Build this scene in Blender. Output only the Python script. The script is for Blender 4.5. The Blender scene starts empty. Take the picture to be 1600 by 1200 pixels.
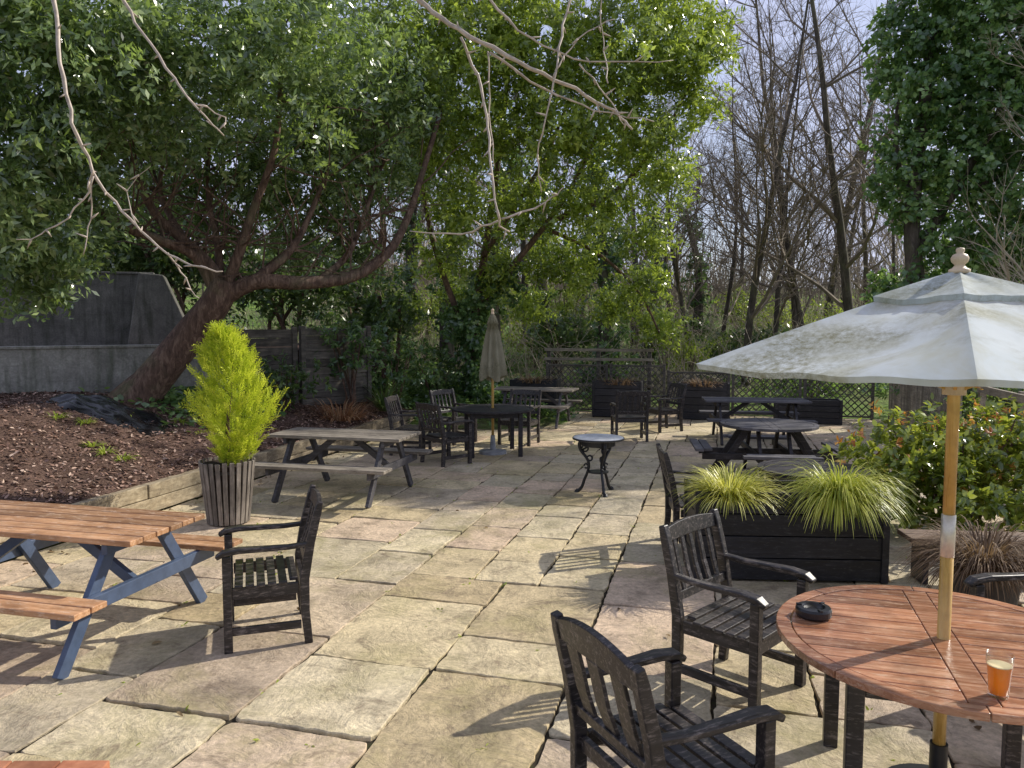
import bpy, math, random
import numpy as np
from mathutils import Vector, Matrix
from mathutils import noise as mnoise
random.seed(7); rng = np.random.default_rng(7)
scene = bpy.context.scene
col = scene.collection
R = math.radians
U = random.uniform
PI = math.pi

# ------------------------------------------------------------------ site geometry
CAMZ = 2.05; FPX = 1200.0
PITCH = math.atan(90 / FPX)
FW = Vector((0, math.cos(PITCH), -math.sin(PITCH))); UP = Vector((0, math.sin(PITCH), math.cos(PITCH)))
def W(px, py, d):
    return Vector((0, 0, CAMZ)) + Vector((1, 0, 0)) * ((px - 800) / FPX * d) + FW * d + UP * ((600 - py) / FPX * d)
TH = R(15)
cu, su = math.cos(TH), math.sin(TH)
def uv(x, y): return x * cu - y * su, x * su + y * cu
def xy(u, v): return u * cu + v * su, -u * su + v * cu
EDGE = -6.07
def bedz(x, y):
    u, v = uv(x, y); w = EDGE - u
    w = max(0, w)
    z = .30 + .29 * w if w < 2.4 else .996 + .12 * (1 - math.exp(-(w - 2.4)))
    return z + .03 * math.sin(x * 2.1 + y) * math.sin(y * 1.7) * min(1, w)

# ------------------------------------------------------------------ object helpers
def tag(o, label=None, cat=None, group=None, kind=None):
    if label: o['label'] = label
    if cat: o['category'] = cat
    if group: o['group'] = group
    if kind: o['kind'] = kind
    return o
def thing(name, label, cat, loc=(0, 0, 0), rz=0, group=None):
    o = bpy.data.objects.new(name, None); col.objects.link(o)
    o.location = loc; o.rotation_euler = (0, 0, rz); o.empty_display_size = .1
    return tag(o, label, cat, group)
def dup(root, loc, rz, label=None, group=None, scale=None):
    r = root.copy(); col.objects.link(r); r.location = loc; r.rotation_euler = (0, 0, rz)
    if scale: r.scale = (scale,) * 3
    if label: r['label'] = label
    if group: r['group'] = group
    for ch in list(root.children):
        c = ch.copy(); col.objects.link(c); c.parent = r
        for g in list(ch.children):
            d = g.copy(); col.objects.link(d); d.parent = c
    return r
def smooth_path(pts, n=4):
    pts = [Vector(p) for p in pts]
    if len(pts) < 3: return pts
    out = []
    for i in range(len(pts) - 1):
        p0 = pts[max(0, i - 1)]; p1 = pts[i]; p2 = pts[i + 1]; p3 = pts[min(len(pts) - 1, i + 2)]
        for k in range(n):
            t = k / n
            out.append(.5 * ((2 * p1) + (p2 - p0) * t + (2 * p0 - 5 * p1 + 4 * p2 - p3) * t * t + (3 * p1 - p0 - 3 * p2 + p3) * t ** 3))
    out.append(pts[-1]); return out
def lin(a, b, n): return [a + (b - a) * i / (n - 1) for i in range(n)]

class MB:
    def __init__(s): s.v = []; s.f = []; s.t = []
    def add(s, vs, fs, tint=.5):
        b = len(s.v); s.v += [tuple(v) for v in vs]; s.f += [tuple(i + b for i in f) for f in fs]; s.t += [tint] * len(vs)
    def box(s, c, d, rot=None, tint=.5):
        x, y, z = d[0] / 2, d[1] / 2, d[2] / 2; c = Vector(c)
        vs = [Vector(p) for p in ((-x, -y, -z), (x, -y, -z), (x, y, -z), (-x, y, -z), (-x, -y, z), (x, -y, z), (x, y, z), (-x, y, z))]
        if rot is not None: vs = [rot @ p for p in vs]
        s.add([c + p for p in vs], [(0, 3, 2, 1), (4, 5, 6, 7), (0, 1, 5, 4), (1, 2, 6, 5), (2, 3, 7, 6), (3, 0, 4, 7)], tint)
    def sweep(s, path, w, h, side, tint=.5):
        path = [Vector(p) for p in path]; side = Vector(side).normalized(); n = len(path)
        vs = []; fs = []
        for i, p in enumerate(path):
            t = (path[min(n - 1, i + 1)] - path[max(0, i - 1)]).normalized()
            nn = t.cross(side).normalized()
            wi = w[i] if isinstance(w, (list, tuple)) else w
            hi = h[i] if isinstance(h, (list, tuple)) else h
            vs += [p - side * wi / 2 - nn * hi / 2, p + side * wi / 2 - nn * hi / 2, p + side * wi / 2 + nn * hi / 2, p - side * wi / 2 + nn * hi / 2]
        for i in range(n - 1):
            a = i * 4; b = a + 4
            for k in range(4): fs.append((a + k, a + (k + 1) % 4, b + (k + 1) % 4, b + k))
        fs.append((3, 2, 1, 0)); e = (n - 1) * 4; fs.append((e, e + 1, e + 2, e + 3))
        s.add(vs, fs, tint)
    def tube(s, path, rad, n=8, tint=.5, cap=True):
        path = [Vector(p) for p in path]; m = len(path)
        if not isinstance(rad, (list, tuple)): rad = [rad] * m
        t = (path[1] - path[0]).normalized()
        a = Vector((0, 0, 1)) if abs(t.z) < .9 else Vector((1, 0, 0))
        nrm = (a - t * a.dot(t)).normalized(); vs = []; fs = []
        for i, p in enumerate(path):
            t = (path[min(m - 1, i + 1)] - path[max(0, i - 1)]).normalized()
            nrm = (nrm - t * nrm.dot(t)).normalized(); bn = t.cross(nrm)
            for k in range(n):
                an = 2 * math.pi * k / n
                vs.append(p + (nrm * math.cos(an) + bn * math.sin(an)) * rad[i])
        for i in range(m - 1):
            for k in range(n):
                fs.append((i * n + k, i * n + (k + 1) % n, (i + 1) * n + (k + 1) % n, (i + 1) * n + k))
        if cap:
            fs.append(tuple(range(n - 1, -1, -1))); fs.append(tuple(range((m - 1) * n, m * n)))
        s.add(vs, fs, tint)
    def prism(s, outline, z0, z1, tint=.5, M=None):
        n = len(outline)
        vs = [Vector((x, y, z0)) for x, y in outline] + [Vector((x, y, z1)) for x, y in outline]
        if M is not None: vs = [M @ v for v in vs]
        fs = [tuple(range(n - 1, -1, -1)), tuple(range(n, 2 * n))] + [(i, (i + 1) % n, n + (i + 1) % n, n + i) for i in range(n)]
        s.add(vs, fs, tint)
    def lathe(s, prof, n=24, c=(0, 0, 0), tint=.5):
        vs = []; fs = []; m = len(prof)
        for r, z in prof:
            for k in range(n):
                a = 2 * math.pi * k / n; vs.append(Vector(c) + Vector((r * math.cos(a), r * math.sin(a), z)))
        for i in range(m - 1):
            for k in range(n): fs.append((i * n + k, i * n + (k + 1) % n, (i + 1) * n + (k + 1) % n, (i + 1) * n + k))
        if prof[0][0] > 1e-4: fs.append(tuple(range(n - 1, -1, -1)))
        if prof[-1][0] > 1e-4: fs.append(tuple(range((m - 1) * n, m * n)))
        s.add(vs, fs, tint)
    def build(s, name, mat, parent=None, bevel=0, smooth=False, world=False):
        me = bpy.data.meshes.new(name); me.from_pydata(s.v, [], s.f); me.update()
        at = me.attributes.new('tint', 'FLOAT', 'POINT'); at.data.foreach_set('value', s.t)
        if smooth: me.polygons.foreach_set('use_smooth', [True] * len(me.polygons))
        me.materials.append(mat)
        o = bpy.data.objects.new(name, me); col.objects.link(o)
        if parent is not None:
            o.parent = parent
            if world: o.location = -parent.location
        if bevel:
            b = o.modifiers.new('Bevel', 'BEVEL'); b.width = bevel; b.segments = 2; b.limit_method = 'ANGLE'; b.angle_limit = R(40)
        return o

def leaf_mesh(name, P, D, N, L, Wd, tint, mat, parent=None, hexa=False, world=True):
    n = len(P)
    D = D / (np.linalg.norm(D, axis=1, keepdims=True) + 1e-9)
    S = np.cross(N, D); S /= (np.linalg.norm(S, axis=1, keepdims=True) + 1e-9)
    N2 = np.cross(D, S)
    L = L[:, None]; Wd = Wd[:, None]
    if hexa:
        k = 6
        V = np.stack([P, P + D * L * .3 + S * Wd * .45 + N2 * L * .04, P + D * L * .68 + S * Wd * .38 + N2 * L * .02, P + D * L - N2 * L * .12,
                      P + D * L * .68 - S * Wd * .38 + N2 * L * .02, P + D * L * .3 - S * Wd * .45 + N2 * L * .04], axis=1)
    else:
        k = 4
        V = np.stack([P, P + D * L * .5 + S * Wd * .5, P + D * L - N2 * L * .1, P + D * L * .5 - S * Wd * .5], axis=1)
    V = V.reshape(-1, 3).astype(np.float32)
    me = bpy.data.meshes.new(name)
    me.vertices.add(n * k); me.vertices.foreach_set('co', V.ravel())
    me.loops.add(n * k); me.loops.foreach_set('vertex_index', np.arange(n * k, dtype=np.int32))
    me.polygons.add(n); me.polygons.foreach_set('loop_start', np.arange(0, n * k, k, dtype=np.int32))
    try: me.polygons.foreach_set('loop_total', np.full(n, k, dtype=np.int32))
    except Exception: pass
    me.update(calc_edges=True); me.validate()
    at = me.attributes.new('tint', 'FLOAT', 'POINT'); at.data.foreach_set('value', np.repeat(tint, k).astype(np.float32))
    me.materials.append(mat)
    o = bpy.data.objects.new(name, me); col.objects.link(o)
    if parent is not None:
        o.parent = parent
        if world: o.location = -parent.location
    return o
def unit(n):
    v = rng.normal(size=(n, 3)); return v / np.linalg.norm(v, axis=1, keepdims=True)
def clumpy(p, s=1.0):
    return (np.sin(p[:, 0] * 2.1 * s + p[:, 2] * 1.3 * s) * np.sin(p[:, 1] * 1.9 * s + 1) + np.sin(p[:, 2] * 2.6 * s + p[:, 0] * .9 * s + 2) * np.sin(p[:, 0] * 3.1 * s + p[:, 1])) * .5
def foliage(name, clumps, density, k, ll, lw, mat, parent, hexa=False, up=.25, spread=.09, inner=.5, world=True, droop=0.0, cs=1.0):
    Ps = []; Ds = []; Ns = []; Ts = []
    for c, r in clumps:
        r = np.array(r if hasattr(r, '__len__') else (r, r, r * .85)); c = np.array(c)
        nt = int(density * (r[0] * r[1] + r[1] * r[2] + r[0] * r[2]) / 3)
        d = unit(nt); ph = rng.uniform(0, 6.28, 6)
        lump = 1 + .20 * np.sin(d[:, 0] * 5 + ph[0]) + .20 * np.sin(d[:, 1] * 5.5 + ph[1]) + .20 * np.sin(d[:, 2] * 6 + ph[2]) + .12 * np.sin(d[:, 0] * 13 + d[:, 2] * 11 + ph[3])
        rr = (inner + (1 - inner) * rng.uniform(0, 1, nt) ** .6) * lump
        pos = c + d * r * rr[:, None]
        t = d * .7 + unit(nt) * .6 + np.array([0, 0, up]); t /= np.linalg.norm(t, axis=1, keepdims=True)
        base = rng.normal(0, .17, nt) + .47 + .28 * clumpy(pos, cs)
        pos = np.repeat(pos, k, 0); t = np.repeat(t, k, 0); base = np.repeat(base, k)
        m = len(pos); q = unit(m)
        q = q - t * (q * t).sum(1, keepdims=True)
        Dd = t * rng.uniform(.1, .9, m)[:, None] + q / (np.linalg.norm(q, axis=1, keepdims=True) + 1e-6) * .9 + np.array([0, 0, -droop])
        Ps.append(pos + t * rng.uniform(-spread, spread, m)[:, None] + unit(m) * spread * .6 * rng.uniform(0, 1, m)[:, None]); Ds.append(Dd)
        Ns.append(t + unit(m) * .45 + np.array([0, 0, .35])); Ts.append(np.clip(base + rng.normal(0, .2, m), 0, 1))
    P = np.concatenate(Ps); n = len(P)
    return leaf_mesh(name, P, np.concatenate(Ds), np.concatenate(Ns), ll * rng.uniform(.7, 1.25, n), lw * rng.uniform(.75, 1.25, n), np.concatenate(Ts), mat, parent, hexa, world)

# ------------------------------------------------------------------ materials
class NT:
    def __init__(s, name):
        s.m = bpy.data.materials.new(name); s.m.use_nodes = True; s.nt = s.m.node_tree; s.b = s.nt.nodes['Principled BSDF']; s.out = s.nt.nodes['Material Output']
    def n(s, typ, **kw):
        x = s.nt.nodes.new(typ)
        for k, v in kw.items(): setattr(x, k, v)
        return x
    def l(s, a, b): s.nt.links.new(a, b)
    def coord(s, scale=(1, 1, 1), rot=(0, 0, 0)):
        c = s.n('ShaderNodeTexCoord'); mp = s.n('ShaderNodeMapping'); mp.inputs['Scale'].default_value = scale; mp.inputs['Rotation'].default_value = rot
        s.l(c.outputs['Object'], mp.inputs['Vector']); return mp.outputs['Vector']
    def noise(s, vec, scale, detail=5, rough=.6, dist=0):
        x = s.n('ShaderNodeTexNoise'); x.inputs['Scale'].default_value = scale; x.inputs['Detail'].default_value = detail; x.inputs['Roughness'].default_value = rough; x.inputs['Distortion'].default_value = dist
        s.l(vec, x.inputs['Vector']); return x.outputs['Fac']
    def ramp(s, fac, stops, interp='LINEAR'):
        r = s.n('ShaderNodeValToRGB'); cr = r.color_ramp; cr.interpolation = interp
        while len(cr.elements) < len(stops): cr.elements.new(.5)
        for e, (p, c) in zip(cr.elements, stops):
            e.position = p; e.color = (*c, 1) if hasattr(c, '__len__') else (c, c, c, 1)
        s.l(fac, r.inputs['Fac']); return r.outputs['Color']
    def mix(s, fac, a, b, mode='MIX'):
        x = s.n('ShaderNodeMix', data_type='RGBA', blend_type=mode)
        if isinstance(fac, (int, float)): x.inputs[0].default_value = float(fac)
        else: s.l(fac, x.inputs[0])
        for idx, val in ((6, a), (7, b)):
            if isinstance(val, (int, float)): x.inputs[idx].default_value = (val, val, val, 1)
            elif isinstance(val, (tuple, list)): x.inputs[idx].default_value = (*val, 1)
            else: s.l(val, x.inputs[idx])
        return x.outputs[2]
    def tint(s):
        a = s.n('ShaderNodeAttribute'); a.attribute_name = 'tint'; return a.outputs['Fac']
    def bump(s, h, strength, dist):
        b = s.n('ShaderNodeBump'); b.inputs['Strength'].default_value = strength; b.inputs['Distance'].default_value = dist
        s.l(h, b.inputs['Height']); s.l(b.outputs['Normal'], s.b.inputs['Normal'])
    def base(s, c, rough=.6, spec=.5, metal=0):
        if isinstance(c, (tuple, list)): s.b.inputs['Base Color'].default_value = (*c, 1)
        else: s.l(c, s.b.inputs['Base Color'])
        if isinstance(rough, (int, float)): s.b.inputs['Roughness'].default_value = rough
        else: s.l(rough, s.b.inputs['Roughness'])
        s.b.inputs['Specular IOR Level'].default_value = spec; s.b.inputs['Metallic'].default_value = metal
        return s.m

def wood(name, c0, c1, c2, stretch=(1.2, 14, 14), rough=.5, scale=2.2, wear=None, spec=.4, bump=.25, wt=.54):
    t = NT(name); v = t.coord(stretch)
    g = t.noise(v, scale, 5, .65, .4)
    c = t.ramp(g, [(.28, c0), (.5, c1), (.72, c2)])
    tt = t.ramp(t.tint(), [(0, .66), (1, 1.34)])
    c = t.mix(1, c, tt, 'MULTIPLY')
    v2 = t.coord(); blot = t.noise(v2, 4.5, 4, .7)
    c = t.mix(t.ramp(blot, [(.35, .5), (.6, 0)]), c, tuple(x * .45 for x in c0))
    if wear:
        wv = t.noise(t.coord((2, 9, 9)), 6, 6, .75)
        c = t.mix(t.ramp(wv, [(wt, 0), (wt + .14, .8)]), c, wear)
    t.base(c, t.ramp(g, [(.2, max(.05, rough - .12)), (.8, rough + .15)]), spec)
    t.bump(g, bump, .004)
    return t.m
def leafmat(name, dark, mid, light, trans=(.3, .45, .05), tf=.35, rough=.38, spec=.5):
    t = NT(name); c = t.ramp(t.tint(), [(.05, dark), (.5, mid), (.95, light)])
    t.base(c, rough, spec)
    tr = t.n('ShaderNodeBsdfTranslucent'); t.l(t.mix(.6, c, trans), tr.inputs['Color'])
    ms = t.n('ShaderNodeMixShader'); ms.inputs[0].default_value = tf
    t.l(t.b.outputs[0], ms.inputs[1]); t.l(tr.outputs[0], ms.inputs[2]); t.l(ms.outputs[0], t.out.inputs['Surface'])
    return t.m
def plain(name, c, rough=.5, spec=.5, metal=0, var=.25, scale=8, bump=.1):
    t = NT(name); g = t.noise(t.coord(), scale, 5, .7)
    cc = t.ramp(g, [(.3, tuple(x * (1 - var) for x in c)), (.7, tuple(min(1, x * (1 + var)) for x in c))])
    t.base(cc, rough, spec, metal)
    if bump: t.bump(g, bump, .005)
    return t.m

M_dark = wood('dark_stained_wood', (.010, .008, .009), (.021, .017, .017), (.052, .042, .039), rough=.40, wear=(.21, .175, .155), spec=.5, wt=.52)
M_darkfar = wood('dark_wood', (.012, .010, .012), (.024, .020, .022), (.05, .043, .042), rough=.5, wear=(.11, .095, .095))
M_orange = wood('sun_bleached_orange_wood', (.27, .13, .06), (.44, .235, .115), (.60, .37, .21), rough=.5, wear=(.68, .52, .38))
M_table = wood('sun_bleached_red_brown_hardwood', (.22, .09, .045), (.38, .175, .095), (.53, .30, .18), rough=.25, wear=(.62, .45, .32), spec=.65)
M_grey = wood('weathered_grey_wood', (.11, .093, .072), (.20, .172, .138), (.33, .29, .235), rough=.7, wear=(.40, .355, .29))
M_greydark = wood('weathered_dark_wood', (.05, .047, .050), (.09, .085, .09), (.16, .15, .155), rough=.65)
M_sleeper = wood('old_sleeper_timber', (.15, .115, .07), (.30, .24, .155), (.45, .38, .26), stretch=(14, 1.2, 14), rough=.85, wear=(.45, .39, .28))
M_fence = wood('grey_brown_fence_timber', (.045, .04, .033), (.095, .083, .068), (.18, .16, .13), rough=.8)
M_lattice = wood('dark_lattice_timber', (.055, .05, .042), (.12, .107, .088), (.22, .197, .162), rough=.8)
M_palefence = wood('pale_fence_timber', (.18, .15, .11), (.31, .265, .20), (.46, .40, .31), rough=.8)
M_planter = wood('black_planter_timber', (.007, .007, .009), (.016, .016, .020), (.036, .035, .040), rough=.5, wear=(.07, .066, .066))
M_pole = wood('varnished_pole_wood', (.48, .27, .065), (.62, .38, .10), (.72, .50, .18), stretch=(14, 14, 1.2), rough=.28, spec=.6)
M_finial = plain('pale_turned_wood', (.60, .46, .30), .45)
M_blue = plain('slate_blue_paint', (.065, .095, .16), .36, .5, 0, .2, 14)
M_iron = plain('black_cast_iron', (.014, .015, .018), .42, .5, .2, .3, 20)
M_chrome = plain('worn_steel', (.62, .58, .50), .35, .5, .5, .2, 20)
M_plastic = plain('black_plastic', (.012, .012, .014), .3, .5, 0, .2)
M_sheet = plain('black_plastic_sheet', (.007, .007, .008), .24, .5, 0, .3, 5, .2)
M_soil = plain('dark_soil', (.035, .025, .018), .95, .2, 0, .5, 18, .6)

def stone_mat():
    t = NT('york_stone_flags'); v = t.coord()
    c = t.ramp(t.tint(), [(0, (.50, .39, .225)), (.22, (.70, .575, .35)), (.42, (.55, .47, .32)), (.6, (.70, .525, .36)), (.8, (.45, .365, .26)), (1, (.78, .66, .43))])
    n1 = t.noise(v, 2.2, 6, .7, .5); c = t.mix(1, c, t.ramp(n1, [(.3, .55), (.5, .97), (.72, 1.2)]), 'MULTIPLY')
    n2 = t.noise(v, 26, 5, .75); c = t.mix(1, c, t.ramp(n2, [(.3, .64), (.65, 1.12)]), 'MULTIPLY')
    mo = t.noise(v, .9, 6, .72, .4); c = t.mix(t.ramp(mo, [(.49, 0), (.66, .55)]), c, (.27, .24, .085))
    st = t.noise(v, 5.0, 6, .8, .8); c = t.mix(t.ramp(st, [(.53, 0), (.66, .68)]), c, (.18, .13, .085))
    t.base(c, t.ramp(n1, [(.3, .5), (.7, .8)]), .4)
    r = t.noise(v, 2.8, 8, .70, 2.2); w = t.n('ShaderNodeMath', operation='ADD'); t.l(r, w.inputs[0])
    m = t.n('ShaderNodeMath', operation='MULTIPLY'); t.l(n2, m.inputs[0]); m.inputs[1].default_value = .22; t.l(m.outputs[0], w.inputs[1])
    t.bump(w.outputs[0], .95, .034); return t.m
M_stone = stone_mat()
def joint_mat():
    t = NT('joint_dirt'); v = t.coord(); n = t.noise(v, 9, 5, .7)
    t.base(t.ramp(n, [(.35, (.015, .012, .008)), (.55, (.04, .032, .02)), (.72, (.045, .06, .015))]), .95, .2); t.bump(n, .6, .02); return t.m
M_joint = joint_mat()
def mulch_mat():
    t = NT('bark_mulch'); v = t.coord(); n = t.noise(v, 34, 5, .75); n2 = t.noise(v, 2.5, 5, .6)
    c = t.ramp(n, [(.3, (.035, .022, .017)), (.5, (.145, .088, .065)), (.7, (.28, .185, .14))])
    c = t.mix(1, c, t.ramp(n2, [(.3, .6), (.7, 1.2)]), 'MULTIPLY')
    t.base(c, .92, .2); t.bump(n, 1, .04); return t.m
M_mulch = mulch_mat()
def chip_mat():
    t = NT('bark_chips'); t.base(t.ramp(t.tint(), [(0, (.055, .033, .025)), (.4, (.19, .11, .08)), (.75, (.34, .215, .165)), (1, (.60, .45, .35))]), .8, .3); return t.m
M_chip = chip_mat()
def wood_floor_mat():
    t = NT('woodland_floor'); v = t.coord(); n = t.noise(v, .35, 6, .7); n2 = t.noise(v, 5, 6, .75)
    c = t.ramp(n, [(.30, (.14, .11, .07)), (.43, (.17, .19, .07)), (.55, (.17, .27, .055)), (.75, (.27, .41, .08))])
    c = t.mix(1, c, t.ramp(n2, [(.3, .4), (.7, 1.35)]), 'MULTIPLY'); t.base(c, .95, .2); t.bump(n2, .8, .15); return t.m
M_floor = wood_floor_mat()
def wall_mat(name, k):
    t = NT(name); v = t.coord(); n = t.noise(v, 2.2, 7, .75, .5); n2 = t.noise(v, 40, 4, .6); n3 = t.noise(t.coord((6, 6, .8)), 1.3, 5, .6)
    c = t.ramp(n, [(.3, (.14 * k, .135 * k, .12 * k)), (.55, (.27 * k, .26 * k, .23 * k)), (.75, (.40 * k, .38 * k, .335 * k))])
    c = t.mix(t.ramp(n3, [(.47, 0), (.66, .7)]), c, (.075 * k, .085 * k, .055 * k))
    c = t.mix(1, c, t.ramp(n2, [(.3, .75), (.7, 1.1)]), 'MULTIPLY'); t.base(c, .85, .25); t.bump(n2, .6, .012); return t.m
M_wall = wall_mat('grey_weathered_wall', 1.3); M_wall2 = wall_mat('dark_grey_wall', .6)
def bark_mat(name, a, b, c3, sc=6):
    t = NT(name); n = t.noise(t.coord((3, 3, .7)), sc, 6, .7, .6); n2 = t.noise(t.coord(), 1.8, 4, .6)
    c = t.ramp(n, [(.3, a), (.52, b), (.72, c3)]); c = t.mix(t.ramp(n2, [(.52, 0), (.7, .5)]), c, (.13, .14, .065))
    t.base(c, .85, .25); t.bump(n, .8, .05); return t.m
M_bark = bark_mat('red_brown_bark', (.045, .028, .021), (.14, .088, .063), (.31, .215, .155))
M_barkgrey = bark_mat('grey_brown_bark', (.035, .029, .024), (.095, .078, .062), (.22, .185, .15), 3)
M_twig = plain('pale_twig_bark', (.44, .36, .29), .5, .4, 0, .4, 30)
M_twigfar = plain('brown_twig', (.19, .15, .11), .8, .3, 0, .45, 2, 0)
M_twigpale = plain('pale_twig', (.40, .335, .24), .8, .3, 0, .4, 2, 0)
M_lev = leafmat('glossy_evergreen_leaf', (.035, .06, .03), (.13, .20, .082), (.42, .51, .22), (.50, .70, .10), .33, .22, 1.0)
M_cen = leafmat('yellow_green_leaf', (.045, .075, .016), (.175, .25, .042), (.49, .58, .11), (.66, .82, .09), .40, .26, .8)
M_ivy = leafmat('ivy_leaf', (.04, .085, .032), (.12, .22, .08), (.29, .41, .14), (.44, .68, .12), .33, .24, .8)
M_ivydark = leafmat('dark_ivy_leaf', (.025, .055, .024), (.078, .15, .058), (.21, .31, .10), (.36, .58, .10), .31, .26, .8)
M_shrub = leafmat('dull_laurel_leaf', (.022, .045, .018), (.068, .12, .042), (.18, .25, .08), (.34, .52, .08), .32, .30, .6)
M_under = leafmat('pale_undergrowth_leaf', (.12, .17, .03), (.27, .35, .05), (.46, .52, .10), (.66, .8, .1), .42, .5, .4)
M_phot = leafmat('bright_green_shrub_leaf', (.045, .08, .014), (.16, .235, .033), (.42, .47, .08), (.66, .72, .08), .35, .2, .9)
M_redtip = leafmat('red_young_leaf', (.30, .09, .03), (.48, .20, .04), (.56, .42, .08), (.85, .45, .08), .35, .3, .6)
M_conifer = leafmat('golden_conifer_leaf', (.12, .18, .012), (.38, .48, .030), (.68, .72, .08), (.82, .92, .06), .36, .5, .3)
M_sedge = leafmat('golden_sedge_blade', (.14, .18, .02), (.50, .49, .08), (.88, .84, .34), (.8, .8, .12), .35, .4, .4)
M_dry = leafmat('dry_brown_blade', (.07, .043, .028), (.17, .115, .072), (.33, .24, .155), (.36, .23, .1), .25, .7, .2)
M_deadleaf = leafmat('fallen_leaf', (.06, .035, .015), (.16, .10, .05), (.30, .22, .11), (.4, .25, .08), .15, .7, .2)

# ------------------------------------------------------------------ ground
def gz(x, y):
    u, v = uv(x, y); s = max(0, v - 18.8); z = -.07
    z += min(5.5, .105 * s) * (1 if s > 0 else 0)
    if u < -3 and s > 0: z += min(6, .10 * (-3 - u)) * min(1, s / 8)
    if s > 0: z += .12 * math.sin(x * .9) * math.sin(y * .7) * min(1, s / 3)
    return z
def grid_mesh(name, xs, ys, fn, mat):
    m = MB(); nx = len(xs)
    m.v = [(x, y, fn(x, y)) for y in ys for x in xs]; m.t = [.5] * len(m.v)
    m.f = [(j * nx + i, j * nx + i + 1, (j + 1) * nx + i + 1, (j + 1) * nx + i) for j in range(len(ys) - 1) for i in range(nx - 1)]
    return m.build(name, mat, smooth=True)
ax = sorted(set([-220, -150, -100, -70, -50] + [-40 + i * 1.2 for i in range(70)] + [50, 70, 100, 150, 220]))
ay = sorted(set([-40, -20, -10, -4, 0, 4, 8, 12] + [14 + i * 1.0 for i in range(50)] + [70, 90, 120, 180, 260]))
tag(grid_mesh('ground', ax, ay, gz, M_floor), kind='structure')

m = MB(); c4 = [xy(EDGE + .05, -2), xy(7, -2), xy(7, 18.6), xy(EDGE + .05, 18.6)]
m.add([(x, y, -.020) for x, y in c4], [(0, 1, 2, 3)])
tag(m.build('paving_bed', M_joint), kind='structure')

# flagstones: random coursed rectangles in one paved sheet
un = .272; nu = int((6.2 - EDGE) / un); nv = int(20.2 / un); occ = np.zeros((nu, nv), bool)
pav = MB(); rs = random.Random(11)
sizes = [(3, 3), (4, 3), (3, 2), (2, 3), (3, 4), (2, 2), (4, 2), (3, 3), (2, 3)]
for j in range(nv):
    for i in range(nu):
        if occ[i, j]: continue
        run = 0
        while i + run < nu and not occ[i + run, j]: run += 1
        opts = [s_ for s_ in sizes if s_[0] == run or s_[0] <= run - 2]; rs.shuffle(opts)
        opts += [(run, 3), (run, 2), (2, 2), (2, 1), (1, 3), (1, 2), (1, 1)]
        for a, b in opts:
            if a <= 5 and i + a <= nu and j + b <= nv and not occ[i:i + a, j:j + b].any(): break
        occ[i:i + a, j:j + b] = True
        u0 = EDGE + .1 + i * un; v0 = -1.8 + j * un; g = .0095
        x0, x1, y0, y1 = u0 + g, u0 + a * un - g, v0 + g, v0 + b * un - g
        def edge(p, q):
            L = math.dist(p, q); n = max(3, int(L / .045)); out = []; ph = rs.uniform(0, 6)
            for k in range(n):
                t = k / n; jx = rs.uniform(-.006, .006) + .007 * math.sin(ph + t * 5)
                if k == 0:
                    cx, cy = (x0 + x1) / 2, (y0 + y1) / 2
                    d = .002 + rs.uniform(0, .016)
                    vx, vy = cx - p[0], cy - p[1]; ll = math.hypot(vx, vy)
                    out.append((p[0] + vx / ll * d, p[1] + vy / ll * d))
                else:
                    nx, ny = -(q[1] - p[1]) / L, (q[0] - p[0]) / L
                    out.append((p[0] + (q[0] - p[0]) * t + nx * jx, p[1] + (q[1] - p[1]) * t + ny * jx))
            return out
        ol = edge((x0, y0), (x1, y0)) + edge((x1, y0), (x1, y1)) + edge((x1, y1), (x0, y1)) + edge((x0, y1), (x0, y0))
        n = len(ol); cx, cy = (x0 + x1) / 2, (y0 + y1) / 2
        ta, tb, zz = rs.uniform(-.011, .011), rs.uniform(-.011, .011), rs.uniform(-.005, .005)
        vs = []
        for (ins, dz) in ((0, -.06), (0, -.006), (.005, 0)):
            for (x, y) in ol:
                ll = math.hypot(cx - x, cy - y); xx = x + (cx - x) / ll * ins; yy = y + (cy - y) / ll * ins
                X, Y = xy(xx, yy); vs.append((X, Y, dz + zz + ta * (xx - cx) + tb * (yy - cy)))
        fs = []
        for r_ in range(2):
            for k in range(n): fs.append((r_ * n + k, r_ * n + (k + 1) % n, (r_ + 1) * n + (k + 1) % n, (r_ + 1) * n + k))
        fs.append(tuple(range(2 * n, 3 * n)))
        pav.add(vs, fs, rs.random())
tag(pav.build('patio', M_stone), kind='structure')

# mulch bed
us = [EDGE - .02 - i * .16 for i in range(60)]; vs_ = [1 + i * .2 for i in range(92)]
m = MB(); nx = len(us)
for v in vs_:
    for u in us:
        x, y = xy(u, v); m.v.append((x, y, bedz(x, y) + U(-.015, .015))); m.t.append(.5)
m.f = [(j * nx + i, (j + 1) * nx + i, (j + 1) * nx + i + 1, j * nx + i + 1) for j in range(len(vs_) - 1) for i in range(nx - 1)]
tag(m.build('mulch_bed', M_mulch, smooth=True), kind='structure')
def scatter(name, pts, l, w, mat, flat=.35, lift=.012):
    P = np.array(pts); n = len(P); a = rng.uniform(0, 6.283, n)
    D = np.stack([np.cos(a), np.sin(a), rng.normal(0, flat, n)], 1); N = np.tile([0, 0, 1.0], (n, 1)) + rng.normal(0, flat, (n, 3))
    P[:, 2] += lift
    return leaf_mesh(name, P, D, N, l * rng.uniform(.5, 1.5, n), w * rng.uniform(.5, 1.5, n), rng.uniform(0, 1, n), mat, None, True)
pts = []
for _ in range(34000):
    u = EDGE - .05 - 5.5 * random.random() ** 1.2; v = U(4, 18.5); x, y = xy(u, v); pts.append((x, y, bedz(x, y)))
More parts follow.
